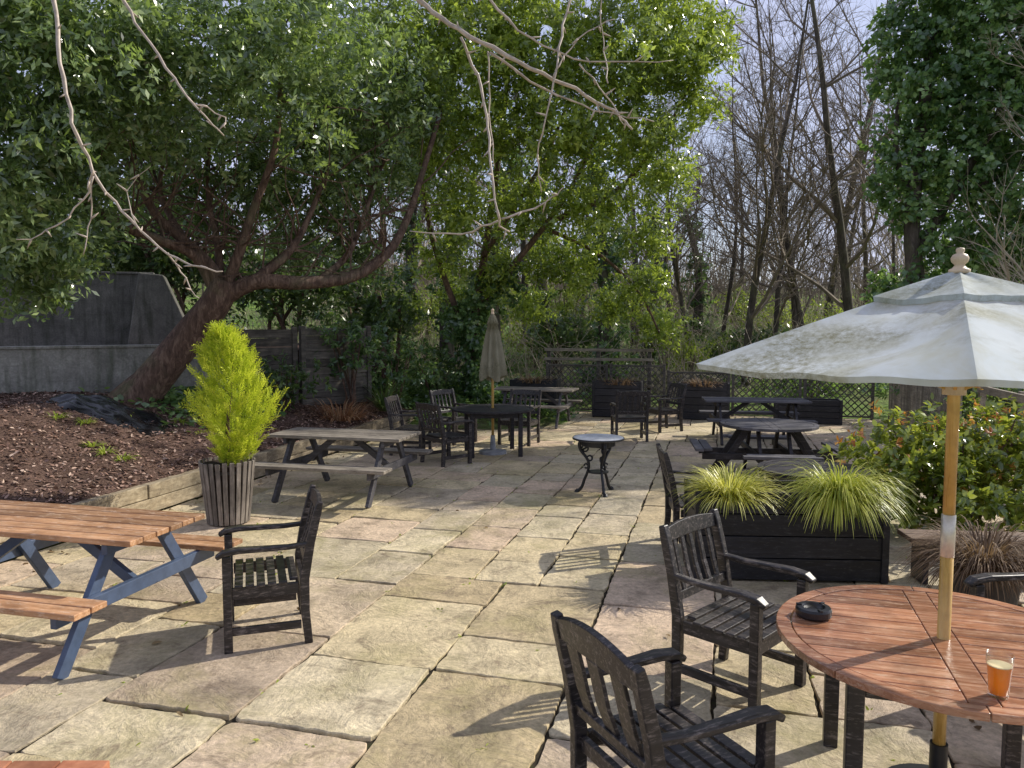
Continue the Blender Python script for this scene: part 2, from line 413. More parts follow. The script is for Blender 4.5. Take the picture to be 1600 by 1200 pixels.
tag(scatter('bark_mulch', pts, .055, .026, M_chip), 'brown bark mulch and leaf litter covering the raised bed', 'mulch', kind='stuff')
pts = []
for _ in range(420):
    r_ = random.random()
    if r_ < .5: u = EDGE + .1 + abs(random.gauss(0, .3)); v = U(5, 18)
    elif r_ < .8: u = U(-5, 3.5); v = 17.9 - abs(random.gauss(0, .9))
    else: u = U(-5.5, 3.5); v = U(3, 18)
    x, y = xy(u, v); pts.append((x, y, 0))
tag(scatter('fallen_leaves', pts, .05, .03, M_deadleaf, .3, .01), 'dry fallen leaves scattered over the stone paving', 'leaves', kind='stuff')
Pw = []
for _ in range(300):
    u = EDGE + .1 + round(U(0, 30)) * un + U(-.01, .01); v = -1.8 + U(14, 60) * un; x, y = xy(u, v)
    for k in range(4): Pw.append((x + U(-.02, .02), y + U(-.02, .02), -.012))
tag(scatter('joint_weeds', Pw, .03, .013, M_under, .5, .008), 'tiny green weeds growing in the paving joints', 'weeds', kind='stuff')

# sleeper wall
t = MB()
for cidx, z in enumerate((.078, .238)):
    v = 1.0 + (cidx % 2) * -.9
    while v < 18.6:
        L = 2.3; x, y = xy(EDGE + U(-.01, .01), v + L / 2)
        t.box((x, y, z), (.13, L - .012, .153), Matrix.Rotation(-TH, 3, 'Z'), random.random()); v += L
tag(t.build('sleeper_wall', M_sleeper, bevel=.008), 'low retaining wall of old timber sleepers edging the mulch bed', 'wall')

# brick step in the corner
t = MB()
for i in range(5):
    for j in range(3):
        t.box((-2.80 + i * .222 + U(-.003, .003), 3.27 - j * .112, .055 + U(-.002, .002)), (.212, .102, .10), tint=random.random())
M_brick = wood('orange_red_brick', (.25, .085, .045), (.38, .16, .085), (.48, .23, .13), stretch=(3, 3, 3), rough=.85, spec=.2)
tag(t.build('brick_step', M_brick, bevel=.006), 'orange red brick step in the bottom left corner', 'step')

# ------------------------------------------------------------------ furniture
def armchair(label, loc, face, group=None, mat=M_dark, slats=5, arch=.012, sw=.035, name='garden_armchair'):
    r = thing(name, label, 'chair', loc, face, group); h = .272
    for sgn in (-1, 1):
        b = MB(); b.box((.225, sgn * h, .31), (.052, .052, .62)); b.build('leg', mat, r, .005)
        b = MB(); b.sweep([(-.265, sgn * h, 0), (-.245, sgn * h, .22), (-.245, sgn * h, .43), (-.285, sgn * h, .66), (-.335, sgn * h, .86), (-.352, sgn * h, .925)], .046, [.05, .056, .06, .056, .05, .036], (0, 1, 0)); b.build('leg', mat, r, .006)
        b = MB(); b.sweep([(-.30, sgn * h, .655), (-.15, sgn * (h + .004), .645), (.02, sgn * (h + .008), .648), (.15, sgn * (h + .01), .652), (.24, sgn * (h + .01), .642), (.285, sgn * (h + .01), .615)], [.042, .048, .058, .068, .07, .052], [.03, .03, .032, .034, .034, .028], (0, 1, 0)); b.build('arm', mat, r, .008)
        b = MB(); b.box((-.01, sgn * h, .13), (.42, .026, .05)); b.build('stretcher', mat, r, .003)
    b = MB(); b.box((.225, 0, .375), (.028, .492, .07)); b.box((-.235, 0, .375), (.028, .498, .06))
    for sgn in (-1, 1): b.box((-.005, sgn * h, .375), (.40, .028, .07))
    b.build('seat_frame', mat, r, .003)
    b = MB()
    for i in range(7): b.box((-.178 + i * .067, 0, .422 - .004 * math.sin(i / 6 * 3.14)), (.052, .60 if 0 < i < 6 else .486, .02), tint=random.random())
    b.build('seat', mat, r, .004)
    b = MB(); ys = lin(-h + .02, h - .02, 9)
    b.sweep([(-.338 - .018 * (1 - (y / h) ** 2), y, .865 + arch * (1 - (y / h) ** 2)) for y in ys], .028, [.075 + arch * 1.5 * (1 - (y / h) ** 2) for y in ys], (1, 0, .2))
    b.sweep([(-.262, y, .53) for y in ys], .028, .05, (1, 0, .2))
    for i in range(slats):
        y = -h + .045 + (i + .5) * (2 * h - .09) / slats
        c_ = .018 * (1 - (y / h) ** 2)
        b.sweep([(-.262, y, .55), (-.288 - c_, y, .66), (-.312 - c_, y, .76), (-.334 - c_, y, .84)], sw, .016, (0, 1, 0), random.random())
    b.build('backrest', mat, r, .004)
    return r
c_left = armchair('dark slatted armchair facing the orange and blue picnic table', (-1.66, 5.03, 0), R(199), slats=5)
c_r1 = armchair('dark slatted armchair drawn up to the red brown round table beside the black planter', (1.30, 4.23, 0), R(-45))
c_r2 = armchair('dark armchair with arched top rail and wide splats in the foreground', (.61, 2.86, 0), R(26), slats=3, arch=.035, sw=.085)
dup(c_left, (2.86, 3.95, 0), R(190), 'dark armchair half out of view at the right edge behind the round table')
dup(c_left, (1.74, 7.05, 0), R(-4), 'dark armchair behind the black planter with its back to the patio')
gF = 'chairs around the closed parasol table'
dup(c_left, (-.98, 11.45, 0), R(40), 'dark armchair in front and left of the closed parasol table', gF)
dup(c_left, (-1.62, 12.35, 0), R(-10), 'leftmost dark armchair near the closed parasol table', gF)
dup(c_left, (.12, 13.35, 0), R(-112), 'dark armchair on the far right of the closed parasol table', gF)
dup(c_left, (-1.0, 13.5, 0), R(-40), 'dark armchair on the far left behind the closed parasol table', gF)
dup(c_left, (2.12, 13.8, 0), R(92), 'dark armchair with its back to the camera before the far planters')
dup(c_left, (2.98, 15.1, 0), R(200), 'dark armchair facing left beside the one with its back to the camera')

def picnic(label, loc, ang, top, frame, L=1.75, group=None):
    r = thing('picnic_table', label, 'picnic table', loc, ang, group)
    b = MB(); n = 6; w = .112
    for i in range(n): b.box((U(-.004, .004), (i - 2.5) * (w + .011), .735 + U(-.001, .001)), (L, w, .036), tint=random.random())
    b.build('tabletop', top, r, .005)
    for sgn in (-1, 1):
        b = MB()
        for k in range(2): b.box((0, sgn * (.615 + k * .128), .44), (L, .118, .036), tint=random.random())
        b.build('bench_seat', top, r, .005)
    for e in (-1, 1):
        x = e * (L / 2 - .26)
        for sgn in (-1, 1):
            b = MB(); b.sweep([(x, sgn * .20, .716), (x, sgn * .66, .0)], .042, .085, (1, 0, 0)); b.build('leg', frame, r, .004)
        b = MB(); b.box((x + e * .044, 0, .375), (.042, 1.46, .09)); b.build('crossbeam', frame, r, .004)
        b = MB(); b.box((x + e * .044, 0, .68), (.042, .66, .072)); b.build('top_batten', frame, r, .004)
        b = MB(); b.sweep([(x - e * .02, 0, .36), (e * .12, 0, .70)], .042, .07, (0, 1, 0)); b.build('brace', frame, r, .004)
    return r
picnic('picnic table with orange wooden top and slate blue legs', (-3.12, 5.13, 0), R(166), M_orange, M_blue, 1.85)
pg = picnic('weathered grey picnic table beside the sleeper wall and golden conifer', (-2.04, 9.32, 0), R(166), M_grey, M_greydark, 1.7)
dup(pg, (.5, 16.1, 0), R(164), 'weathered grey picnic table beyond the closed parasol')
picnic('dark picnic table behind the round picnic table', (4.35, 13.7, 0), R(172), M_greydark, M_darkfar, 1.8)

def round_top(b, Rr, z, th, ns=11, ring=.06):
    ri = Rr - ring - .006
    ws = 2 * ri / ns
    for i in range(ns):
        y0 = -ri + i * ws + .003; y1 = y0 + ws - .006
        for sgn in (-1, 1):
            arc = [(sgn * math.sqrt(max(0, ri * ri - y * y)), y) for y in lin(y0, y1, 5)]
            if max(abs(a[0]) for a in arc) < .06: continue
            arc = [(sgn * max(abs(a[0]), .0551), a[1]) for a in arc]
            ol = [(sgn * .055, y0)] + arc + [(sgn * .055, y1)]
            if sgn < 0: ol = ol[::-1]
            b.prism(ol, z - th, z + U(-.001, .001), random.random())
    b.box((0, 0, z - th / 2), (.10, 2 * ri, th), tint=.4)
    for k in range(8):
        a0 = k * PI / 4 + .004; a1 = (k + 1) * PI / 4 - .004
        ol = [(Rr * math.cos(a), Rr * math.sin(a)) for a in lin(a0, a1, 8)] + [((Rr - ring) * math.cos(a), (Rr - ring) * math.sin(a)) for a in lin(a1, a0, 8)]
        b.prism(ol, z - th, z + .0015, random.random())
def round_table(label, loc, ang, top, leg, Rr=.66, z=.74, ns=11):
    r = thing('round_table', label, 'table', loc, ang)
    b = MB(); round_top(b, Rr, z, .03, ns); b.build('tabletop', top, r, .003)
    q = Rr * .58
    for sx in (-1, 1):
        for sy in (-1, 1):
            b = MB(); b.box((sx * q, sy * q, (z - .032) / 2), (.065, .065, z - .032)); b.build('leg', leg, r, .006)
    b = MB()
    for s_ in (-1, 1):
        b.box((0, s_ * q, z - .078), (2 * q - .07, .028, .088)); b.box((s_ * q, 0, z - .078), (.028, 2 * q - .07, .088))
    b.box((0, 0, z - .06), (2 * q - .04, .05, .05))
    b.build('apron', leg, r, .003)
    return r
TX, TY = 1.82, 3.15
round_table('red brown slatted round table under the open parasol', (TX, TY, 0), R(-17), M_table, M_dark, .668, ns=13)
round_table('dark round table with the closed parasol through it', (-.31, 12.3, 0), R(10), M_darkfar, M_darkfar, .66)
round_table('dark round table half hidden behind the black planter', (2.85, 7.2, 0), R(5), M_darkfar, M_dark, .50, z=.71)

# round picnic table
r = thing('round_picnic_table', 'dark round picnic table with separate attached benches', 'picnic table', (3.45, 10.25, 0), R(-8))
b = MB(); round_top(b, .63, .75, .035, 10); b.build('tabletop', M_greydark, r, .004)
for k in range(4):
    Rm = Matrix.Rotation(k * PI / 2, 3, 'Z')
    b = MB()
    for j in range(2): b.box(Rm @ Vector((0, .83 + j * .115, .44)), (.82 + j * .12, .105, .035), Rm, random.random())
    b.build('bench_seat', M_greydark, r, .004)
    b = MB()
    for s_ in (-1, 1): b.sweep([Rm @ Vector((s_ * .19, .30, .71)), Rm @ Vector((s_ * .19, .74, 0))], .04, .08, Rm @ Vector((1, 0, 0)))
    b.build('leg', M_darkfar, r, .004)
b = MB()
for s_ in (-1, 1):
    b.box((s_ * .235, 0, .375), (.04, 1.78, .085)); b.box((0, s_ * .235, .33), (1.78, .04, .085))
b.build('crossbeam', M_darkfar, r, .004)

# cast-iron bistro table
r = thing('bistro_table', 'small round cast iron table with pale top in the middle of the patio', 'table', (1.06, 9.35, 0), R(15))
M_btop = plain('weathered_pale_tabletop', (.50, .52, .54), .4, .5, 0, .35, 9)
b = MB(); b.lathe([(.0, .668), (.30, .668), (.312, .676), (.312, .690), (.300, .697), (.0, .698)], 40); b.build('tabletop', M_btop, r)
b = MB(); b.lathe([(.305, .672), (.317, .672), (.319, .684), (.315, .694), (.311, .694), (.311, .672)], 40); b.build('rim', M_iron, r)
for k in range(3):
    Rm = Matrix.Rotation(k * 2 * PI / 3 + .5, 3, 'Z')
    b = MB(); pth = smooth_path([(.20, 0, .665), (.235, 0, .60), (.215, 0, .52), (.15, 0, .44), (.115, 0, .36), (.13, 0, .26), (.17, 0, .16), (.20, 0, .07), (.245, 0, .02), (.275, 0, .025)], 3)
    n = len(pth); b.tube([Rm @ p for p in pth], [.026 - .009 * math.sin(i / n * PI) for i in range(n)], 8)
    for zc, rc, xo in ((.55, .040, .165), (.43, .032, .105), (.33, .026, .15)):
        b.tube([Rm @ Vector((xo + rc * math.cos(a), 0, zc + rc * math.sin(a))) for a in lin(0, 5.4, 12)], .011, 6)
    b.tube([Rm @ Vector((.07, 0, .665)), Rm @ Vector((.13, 0, .57)), Rm @ Vector((.215, 0, .52))], .012, 6)
    lg = b.build('leg', M_iron, r, smooth=True)
    b = MB(); p = Rm @ Vector((.262, 0, 0)); b.lathe([(.0, .0), (.034, .0), (.03, .018), (.012, .034), (.0, .036)], 10, p); b.build('foot', M_iron, lg)
b = MB(); b.lathe([(.0, .255), (.115, .255), (.13, .262), (.13, .272), (.1, .277), (0, .277)], 24); b.build('lower_shelf', M_iron, r)
b = MB(); b.lathe([(.19, .655), (.21, .655), (.21, .60), (.2, .59), (.19, .60)], 24)
b.build('apron', M_iron, r)

# ------------------------------------------------------------------ parasols
def canopy_mat(name, a, b_, stain, green, tf):
    t = NT(name); v = t.coord(); n = t.noise(v, 1.6, 5, .6)
    c = t.ramp(n, [(.35, a), (.65, b_)])
    s1 = t.noise(t.coord((2.2, 2.2, .8)), 1.3, 6, .65, .6)
    c = t.mix(t.ramp(s1, [(.44, 0), (.66, .65)]), c, stain)
    s2 = t.noise(v, 34, 5, .8); s3 = t.noise(v, 1.7, 4, .55)
    f = t.mix(1, t.ramp(s2, [(.38, .12), (.62, .9)]), t.ramp(s3, [(.47, 0), (.63, .9)]), 'MULTIPLY')
    c = t.mix(f, c, green)
    t.base(c, .85, .2); tr = t.n('ShaderNodeBsdfTranslucent'); t.l(c, tr.inputs['Color'])
    ms = t.n('ShaderNodeMixShader'); ms.inputs[0].default_value = tf
    t.l(t.b.outputs[0], ms.inputs[1]); t.l(tr.outputs[0], ms.inputs[2]); t.l(ms.outputs[0], t.out.inputs['Surface'])
    t.bump(s2, .12, .004); return t.m
M_canopy = canopy_mat('faded_canvas', (.58, .65, .66), (.72, .78, .79), (.48, .48, .34), (.20, .19, .08), .30)
M_canopy2 = canopy_mat('olive_canvas', (.27, .25, .165), (.37, .34, .24), (.22, .19, .115), (.12, .12, .06), .18)
r = thing('parasol', 'open pale parasol with mossy stains over the red brown round table', 'parasol', (TX, TY, 0), 0)
b = MB(); b.tube([(0, 0, .05), (0, 0, 1.10)], .0255, 16); b.tube([(0, 0, 1.26), (0, 0, 2.26)], .024, 16); b.build('pole', M_pole, r, smooth=True)
b = MB(); b.lathe([(.024, 1.09), (.028, 1.092), (.028, 1.268), (.024, 1.27)], 18); b.build('collar', M_chrome, r, smooth=True)
b = MB(); b.lathe([(0, 0), (.24, 0), (.25, .03), (.22, .06), (.06, .075), (.035, .09), (.035, .28), (0, .28)], 28); b.build('base', M_iron, r)
APZ, DROP, RC, A0 = 2.255, .355, 1.08, R(183)
def canopy(b, t0, t1, nr, lift, concave, jag=0):
    for k in range(6):
        c0 = Vector((math.cos(A0 + k * PI / 3), math.sin(A0 + k * PI / 3), 0)) * RC; c1 = Vector((math.cos(A0 + (k + 1) * PI / 3), math.sin(A0 + (k + 1) * PI / 3), 0)) * RC
        ns = 16; vs = []; fs = []
        for i in range(nr + 1):
            t_ = t0 + (t1 - t0) * i / nr
            for j in range(ns + 1):
                s_ = j / ns; q = 4 * s_ * (1 - s_)
                e = c0.lerp(c1, s_) * (1 - concave * q * (t_ / t1))
                z = APZ + lift - DROP * (t_ ** 1.08) - .032 * q * math.sin(min(1, t_) * PI * .75) + .007 * math.sin(t_ * 11 + k * 2 + s_ * 5) * q + .005 * math.sin(s_ * 19 + k) * q * t_ - jag * q * (i / nr) ** 2
                vs.append((e.x * t_, e.y * t_, z))
        w = ns + 1
        for i in range(nr):
            for j in range(ns): fs.append((i * w + j, i * w + j + 1, (i + 1) * w + j + 1, (i + 1) * w + j))
        b.add(vs, fs)
        hv = []
        for j in range(ns + 1):
            p = Vector(vs[nr * w + j]); hv += [p, p + Vector((-p.x * .012, -p.y * .012, -.022))]
        b.add(hv, [(2 * j, 2 * j + 1, 2 * j + 3, 2 * j + 2) for j in range(ns)])
b = MB(); canopy(b, .015, 1, 14, 0, .045); b.build('canopy', M_canopy, r, smooth=True)
b = MB(); canopy(b, .015, .33, 5, .024, .08, -.010); b.build('vent_cap', M_canopy, r, smooth=True)
b = MB(); b.lathe([(r_ * .9, 2.265 + (z - 2.30) * .85) for r_, z in ((.0, 2.30), (.045, 2.30), (.045, 2.318), (.03, 2.325), (.02, 2.34), (.034, 2.355), (.038, 2.372), (.03, 2.388), (.014, 2.396), (.019, 2.408), (.017, 2.418), (0, 2.424))], 18); b.build('finial', M_finial, r, smooth=True)
for k in range(6):
    a = A0 + k * PI / 3; d = Vector((math.cos(a), math.sin(a), 0)); side = Vector((-math.sin(a), math.cos(a), 0))
    b = MB(); b.sweep([d * .05 + Vector((0, 0, APZ - .045)), d * .5 * RC + Vector((0, 0, APZ - DROP * .46 - .028)), d * .985 * RC + Vector((0, 0, APZ - DROP - .010))], .016, .022, side)
    rb = b.build('rib', M_pole, r)
    b = MB(); b.sweep([d * .04 + Vector((0, 0, 1.80)), d * .52 * RC + Vector((0, 0, APZ - DROP * .48 - .05))], .013, .018, side); b.build('strut', M_pole, rb)
b = MB(); b.lathe([(.026, 1.77), (.045, 1.77), (.045, 1.83), (.026, 1.83)], 16); b.build('runner', M_finial, r)

r = thing('parasol', 'closed olive brown parasol standing through the dark round table', 'parasol', (-.31, 12.3, 0), 0)
b = MB(); b.tube([(0, 0, .05), (0, 0, 2.24)], .022, 12); b.build('pole', M_pole, r, smooth=True)
b = MB(); nn = 48; prof = [(.225, 1.22), (.235, 1.28), (.215, 1.45), (.18, 1.65), (.13, 1.9), (.08, 2.08), (.10, 2.085), (.065, 2.18), (.02, 2.26)]
vs = []
for i, (rr, z) in enumerate(prof):
    for k in range(nn):
        a = 2 * PI * k / nn; f = 1 - (.42 if z < 2.08 else .2) * (.5 + .5 * math.sin(8 * a + .5 * z)) - .06 * math.sin(3 * a)
        vs.append((rr * f * math.cos(a), rr * f * math.sin(a), z - (.05 * math.sin(4 * a) if i == 0 else 0)))
b.add(vs, [(i * nn + k, i * nn + (k + 1) % nn, (i + 1) * nn + (k + 1) % nn, (i + 1) * nn + k) for i in range(len(prof) - 1) for k in range(nn)])
b.build('canopy', M_canopy2, r, smooth=True)
b = MB(); b.lathe([(0, 2.24), (.03, 2.25), (.022, 2.28), (.03, 2.31), (.0, 2.34)], 12); b.build('finial', M_finial, r)
b = MB(); b.lathe([(0, 0), (.22, 0), (.22, .05), (.05, .07), (.035, .3), (0, .3)], 24); b.build('base', plain('pale_base', (.28, .29, .3), .6), r)

# ------------------------------------------------------------------ on the table
r = thing('ashtray', 'round black ashtray on the red brown table', 'ashtray', (1.365, 3.39, .7425))
b = MB(); b.lathe([(0, 0), (.070, 0), (.078, .01), (.078, .034), (.072, .044), (.05, .046), (.043, .036), (.03, .03), (0, .03)], 36); b.build('bowl', M_plastic, r)
for k in range(3):
    b = MB(); a = k * 2 * PI / 3 + .6; b.box((.062 * math.cos(a), .062 * math.sin(a), .047), (.026, .014, .008), Matrix.Rotation(a, 3, 'Z'))
    b.build('cigarette_rest', M_plastic, r, .002)
r = thing('pint_glass', 'part drunk pint glass of amber beer on the red brown table', 'glass', (1.725, 2.635, .7425))
t = NT('clear_glass'); lw_ = t.n('ShaderNodeLayerWeight'); lw_.inputs['Blend'].default_value = .25
tp_ = t.n('ShaderNodeBsdfTransparent'); tp_.inputs['Color'].default_value = (.95, .96, .95, 1); gl_ = t.n('ShaderNodeBsdfGlossy'); gl_.inputs['Roughness'].default_value = .03
mr_ = t.n('ShaderNodeMath', operation='MULTIPLY'); t.l(lw_.outputs['Facing'], mr_.inputs[0]); mr_.inputs[1].default_value = .5
ms_ = t.n('ShaderNodeMixShader'); t.l(mr_.outputs[0], ms_.inputs[0]); t.l(tp_.outputs[0], ms_.inputs[1]); t.l(gl_.outputs[0], ms_.inputs[2]); t.l(ms_.outputs[0], t.out.inputs['Surface']); M_glass = t.m
t = NT('amber_beer'); t.base((.88, .36, .02), .08); tr_ = t.n('ShaderNodeBsdfTranslucent'); tr_.inputs['Color'].default_value = (1, .52, .05, 1); ms_ = t.n('ShaderNodeMixShader'); ms_.inputs[0].default_value = .55
t.l(t.b.outputs[0], ms_.inputs[1]); t.l(tr_.outputs[0], ms_.inputs[2]); t.l(ms_.outputs[0], t.out.inputs['Surface']); M_beer = t.m
b = MB(); b.lathe([(0, 0), (.031, 0), (.0325, .005), (.035, .05), (.039, .10), (.0435, .125), (.0435, .155), (.0425, .155), (.0422, .125), (.0378, .10), (.0337, .05), (.0305, .012), (0, .010)], 48); b.build('glass', M_glass, r, smooth=True)
b = MB(); b.lathe([(0, .0115), (.0299, .0125), (.0332, .05), (.0373, .10), (.0392, .112), (0, .112)], 48); b.build('beer', M_beer, r)
b = MB(); b.lathe([(.0, .1125), (.0394, .1125), (.0397, .115), (.037, .1165), (0, .1145)], 32); b.build('foam', plain('beer_foam', (.75, .62, .38), .8), r)

# ------------------------------------------------------------------ planters and plants
def blades(mb, n, L, w=.008, droop=1.0, rad=.08, bias=None, el0=.5):
    for _ in range(n):
        a = U(0, 2 * PI)
        if bias is not None and random.random() < .45: a = bias + random.gauss(0, .7)
        l = L * U(.55, 1.15); el = U(el0, 1.5); rr = rad * math.sqrt(random.random())
        p = Vector((math.cos(a) * rr + U(-.02, .02), math.sin(a) * rr + U(-.02, .02), 0)); d = Vector((math.cos(a) * math.cos(el), math.sin(a) * math.cos(el), math.sin(el)))
        side = Vector((-math.sin(a), math.cos(a), 0)); vs = []; ns = 7
        for i in range(ns):
            q = i / (ns - 1); ww = w * (1 - q) ** .6 * .5 + .0006
            vs += [p - side * ww, p + side * ww]
            d = (d + Vector((math.cos(a) * .10, math.sin(a) * .10, -.42 * droop * (q + .25)))).normalized(); p = p + d * l / ns
        mb.add(vs, [(2 * i, 2 * i + 1, 2 * i + 3, 2 * i + 2) for i in range(ns - 1)], random.random())
def tuft(label, loc, n, L, mat, group=None, name='grass_tuft', cat='plant', **kw):
    r = thing(name, label, cat, loc, 0, group); b = MB(); blades(b, n, L, **kw); b.build('blades', mat, r); return r
def planter(label, loc, ang, Lx, Ly, H, mat, group=None, rows=4):
    r = thing('planter_box', label, 'planter', loc, ang, group); hgt = H / rows
    for s_ in (-1, 1):
        b = MB()
        for i in range(rows): b.box((0, s_ * (Ly / 2 - .015), hgt * (i + .5) + .01), (Lx - .05, .03, hgt - .008), tint=random.random())
        b.build('side_panel', mat, r, .004)
        b = MB()
        for i in range(rows): b.box((s_ * (Lx / 2 - .015), 0, hgt * (i + .5) + .01), (.03, Ly - .062, hgt - .008), tint=random.random())
        b.build('end_panel', mat, r, .004)
    for sx in (-1, 1):
        for sy in (-1, 1):
            b = MB(); b.box((sx * (Lx / 2 - .012), sy * (Ly / 2 - .012), H / 2 + .008), (.055, .055, H + .012)); b.build('corner_post', mat, r, .004)
    b = MB(); b.box((0, 0, H - .09), (Lx - .07, Ly - .07, .04)); b.build('soil', M_soil, r)
    return r
planter('long black timber planter with golden grasses behind the near chairs', (2.25, 6.30, 0), R(-3), 1.50, .52, .72, M_planter)
tuft('golden variegated grass at the left end of the black planter', (1.78, 6.20, .66), 850, .43, M_sedge, w=.011, rad=.17, droop=.85, el0=.35)
M_sedge2 = leafmat('green_gold_sedge_blade', (.12, .18, .016), (.38, .42, .05), (.74, .72, .2), (.7, .75, .08), .35, .4, .4)
tuft('long green gold grass drooping over the right end of the black planter', (2.64, 6.12, .67), 950, .58, M_sedge2, w=.010, rad=.16, droop=1.2, bias=-1.9, el0=.35)
b2 = thing('low_bench', 'low worn wooden bench right of the black planter', 'bench', (3.72, 6.05, 0), R(-6))
b = MB()
for k in range(2): b.box((0, (k - .5) * .15, .36), (1.1, .14, .04), tint=random.random())
b.build('seat', wood('worn_brown_wood', (.08, .05, .034), (.15, .10, .07), (.24, .17, .12), rough=.7), b2, .006)
for s_ in (-1, 1):
    b = MB(); b.box((s_ * .42, 0, .169), (.045, .24, .338)); b.build('leg', M_darkfar, b2, .005)
r = thing('flower_pot', 'dark pot holding a withered plant near the right edge', 'pot', (3.2, 5.1, 0))
b = MB(); b.lathe([(0, 0), (.17, 0), (.23, .40), (.25, .40), (.25, .44), (.22, .44), (.21, .38), (0, .38)], 28); b.build('body', plain('dark_clay', (.05, .04, .035), .8), r)
tuft('withered brown plant hanging over its dark pot', (3.2, 5.1, .42), 1500, .52, M_dry, name='withered_plant', w=.009, rad=.2, droop=1.2)

gp = 'black planters along the back trellis'
for (px, py, lab, gl) in ((2.42, 17.45, 'black timber planter in the middle of the back trellis', 'dry brown grass in the middle planter by the trellis'), (4.25, 16.95, 'black timber planter at the right of the back trellis', 'dry brown grass in the right planter by the trellis'), (.55, 18.0, 'black timber planter at the left of the back trellis behind the far picnic table', 'dry brown grass in the left planter by the trellis')):
    planter(lab, (px, py, 0), -TH, 1.08, .5, .80, M_planter, gp, 5)
    tuft(gl, (px, py, .74), 260, .32, M_dry, 'dry grasses in the far planters', w=.02, rad=.38, droop=.8)
planter('low dark planter in the shade at the far right corner', (6.3, 16.3, 0), -TH, 1.3, .5, .5, M_planter, None, 4)

# slatted pot with conifer
r = thing('slatted_pot', 'round tub of dark vertical slats holding the golden conifer', 'pot', (-2.98, 7.95, 0))
b = MB()
for k in range(24):
    a = k * 2 * PI / 24; Rm = Matrix.Rotation(a, 3, 'Z'); d = Rm @ Vector((1, 0, 0))
    b.sweep([d * .205 + Vector((0, 0, .01)), d * .272 + Vector((0, 0, .66 + U(-.006, .006)))], .044, .016, Rm @ Vector((0, 1, 0)), random.random())
b.build('slats', wood('tub_slat_timber', (.10, .085, .07), (.21, .18, .15), (.36, .315, .26), stretch=(14, 14, 1.2), rough=.75), r, .003)
b = MB(); b.lathe([(0, .02), (.185, .02), (.25, .62), (.24, .63), (0, .60)], 28); b.build('liner', M_soil, r)
for z, rr in ((.10, .204), (.54, .249)):
    b = MB(); b.lathe([(rr - .006, z), (rr + .001, z), (rr + .005, z + .03), (rr - .003, z + .03)], 28); b.build('hoop', M_iron, r)
cr = thing('golden_conifer', 'bright yellow green conifer growing in the slatted tub', 'conifer', (-2.98, 7.95, .58))
b = MB(); b.tube([(0, 0, 0), (.02, 0, .5), (.09, .02, 1.1)], [.03, .022, .008], 8); b.build('trunk', M_bark, cr)
Ps = []; Ds = []; Ts = []; Ns = []
for _ in range(1600):
    t_ = random.random() ** .9; z = .02 + 1.36 * t_
    rad = .70 * np.interp(t_, [0, .12, .3, .45, .62, .8, .93, 1], [.13, .23, .43, .50, .42, .29, .16, .04])
    a = U(0, 2 * PI); rad *= (1 + .24 * math.sin(3 * a + 5 * t_) + .21 * math.sin(5 * a - 9 * t_) + .16 * math.sin(2 * a + 17 * t_)); rr = rad * U(.45, 1.0)
    lean = .20 * t_ * (1 - t_) * 2 + .04 - .06 * t_
    c = np.array([lean + rr * math.cos(a), rr * math.sin(a), z]); d = np.array([math.cos(a) * .6, math.sin(a) * .6, .9]) + rng.normal(0, .3, 3); d /= np.linalg.norm(d)
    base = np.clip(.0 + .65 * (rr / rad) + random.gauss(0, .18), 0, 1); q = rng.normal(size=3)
    pl = np.cross(d, q); pl /= np.linalg.norm(pl); l = U(.10, .19)
    for k in range(14):
        s_ = k / 14; sd = 1 if k % 2 else -1
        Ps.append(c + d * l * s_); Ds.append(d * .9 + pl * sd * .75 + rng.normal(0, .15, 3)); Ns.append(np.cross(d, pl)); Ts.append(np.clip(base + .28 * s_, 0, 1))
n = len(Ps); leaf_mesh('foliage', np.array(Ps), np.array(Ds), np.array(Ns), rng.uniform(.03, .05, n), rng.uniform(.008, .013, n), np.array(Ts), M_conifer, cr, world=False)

# right-hand shrub
sh = thing('bronze_shrub', 'broad green shrub with some orange red young leaves at the right', 'shrub', (4.55, 7.7, 0))
b = MB()
for _ in range(40):
    a = U(0, 2 * PI); q = Vector((4.55 + .9 * math.cos(a) * U(.2, 1), 7.7 + .55 * math.sin(a) * U(.2, 1), U(.7, 1.15))); b.tube(smooth_path([(4.55 + U(-.25, .25), 7.7 + U(-.15, .15), 0), ((4.55 + q.x) / 2, (7.7 + q.y) / 2, .45), q]), [.014] * 4 + [.01] * 4 + [.005], 5)
b.build('stems', M_bark, sh, world=True)
scl = [((3.75, 7.55, .80), (.45, .42, .38)), ((4.25, 7.4, .85), (.52, .45, .40)), ((4.85, 7.5, .85), (.58, .5, .45)), ((5.35, 7.6, .8), (.5, .5, .45)), ((4.5, 7.9, .6), (.95, .5, .5)), ((3.95, 7.3, .42), (.55, .38, .38)), ((4.8, 7.1, .4), (.7, .38, .42)), ((4.3, 7.0, .35), (.5, .35, .35))]
foliage('foliage', scl, 650, 9, .085, .042, M_phot, sh, True, .35, .05, .45, cs=3)
foliage('young_leaves', [((c[0], c[1], c[2] + .10), (q[0] * 1.0, q[1], q[2] * .92)) for c, q in scl[:4]], 120, 7, .062, .026, M_redtip, sh, True, .9, .04, .92)

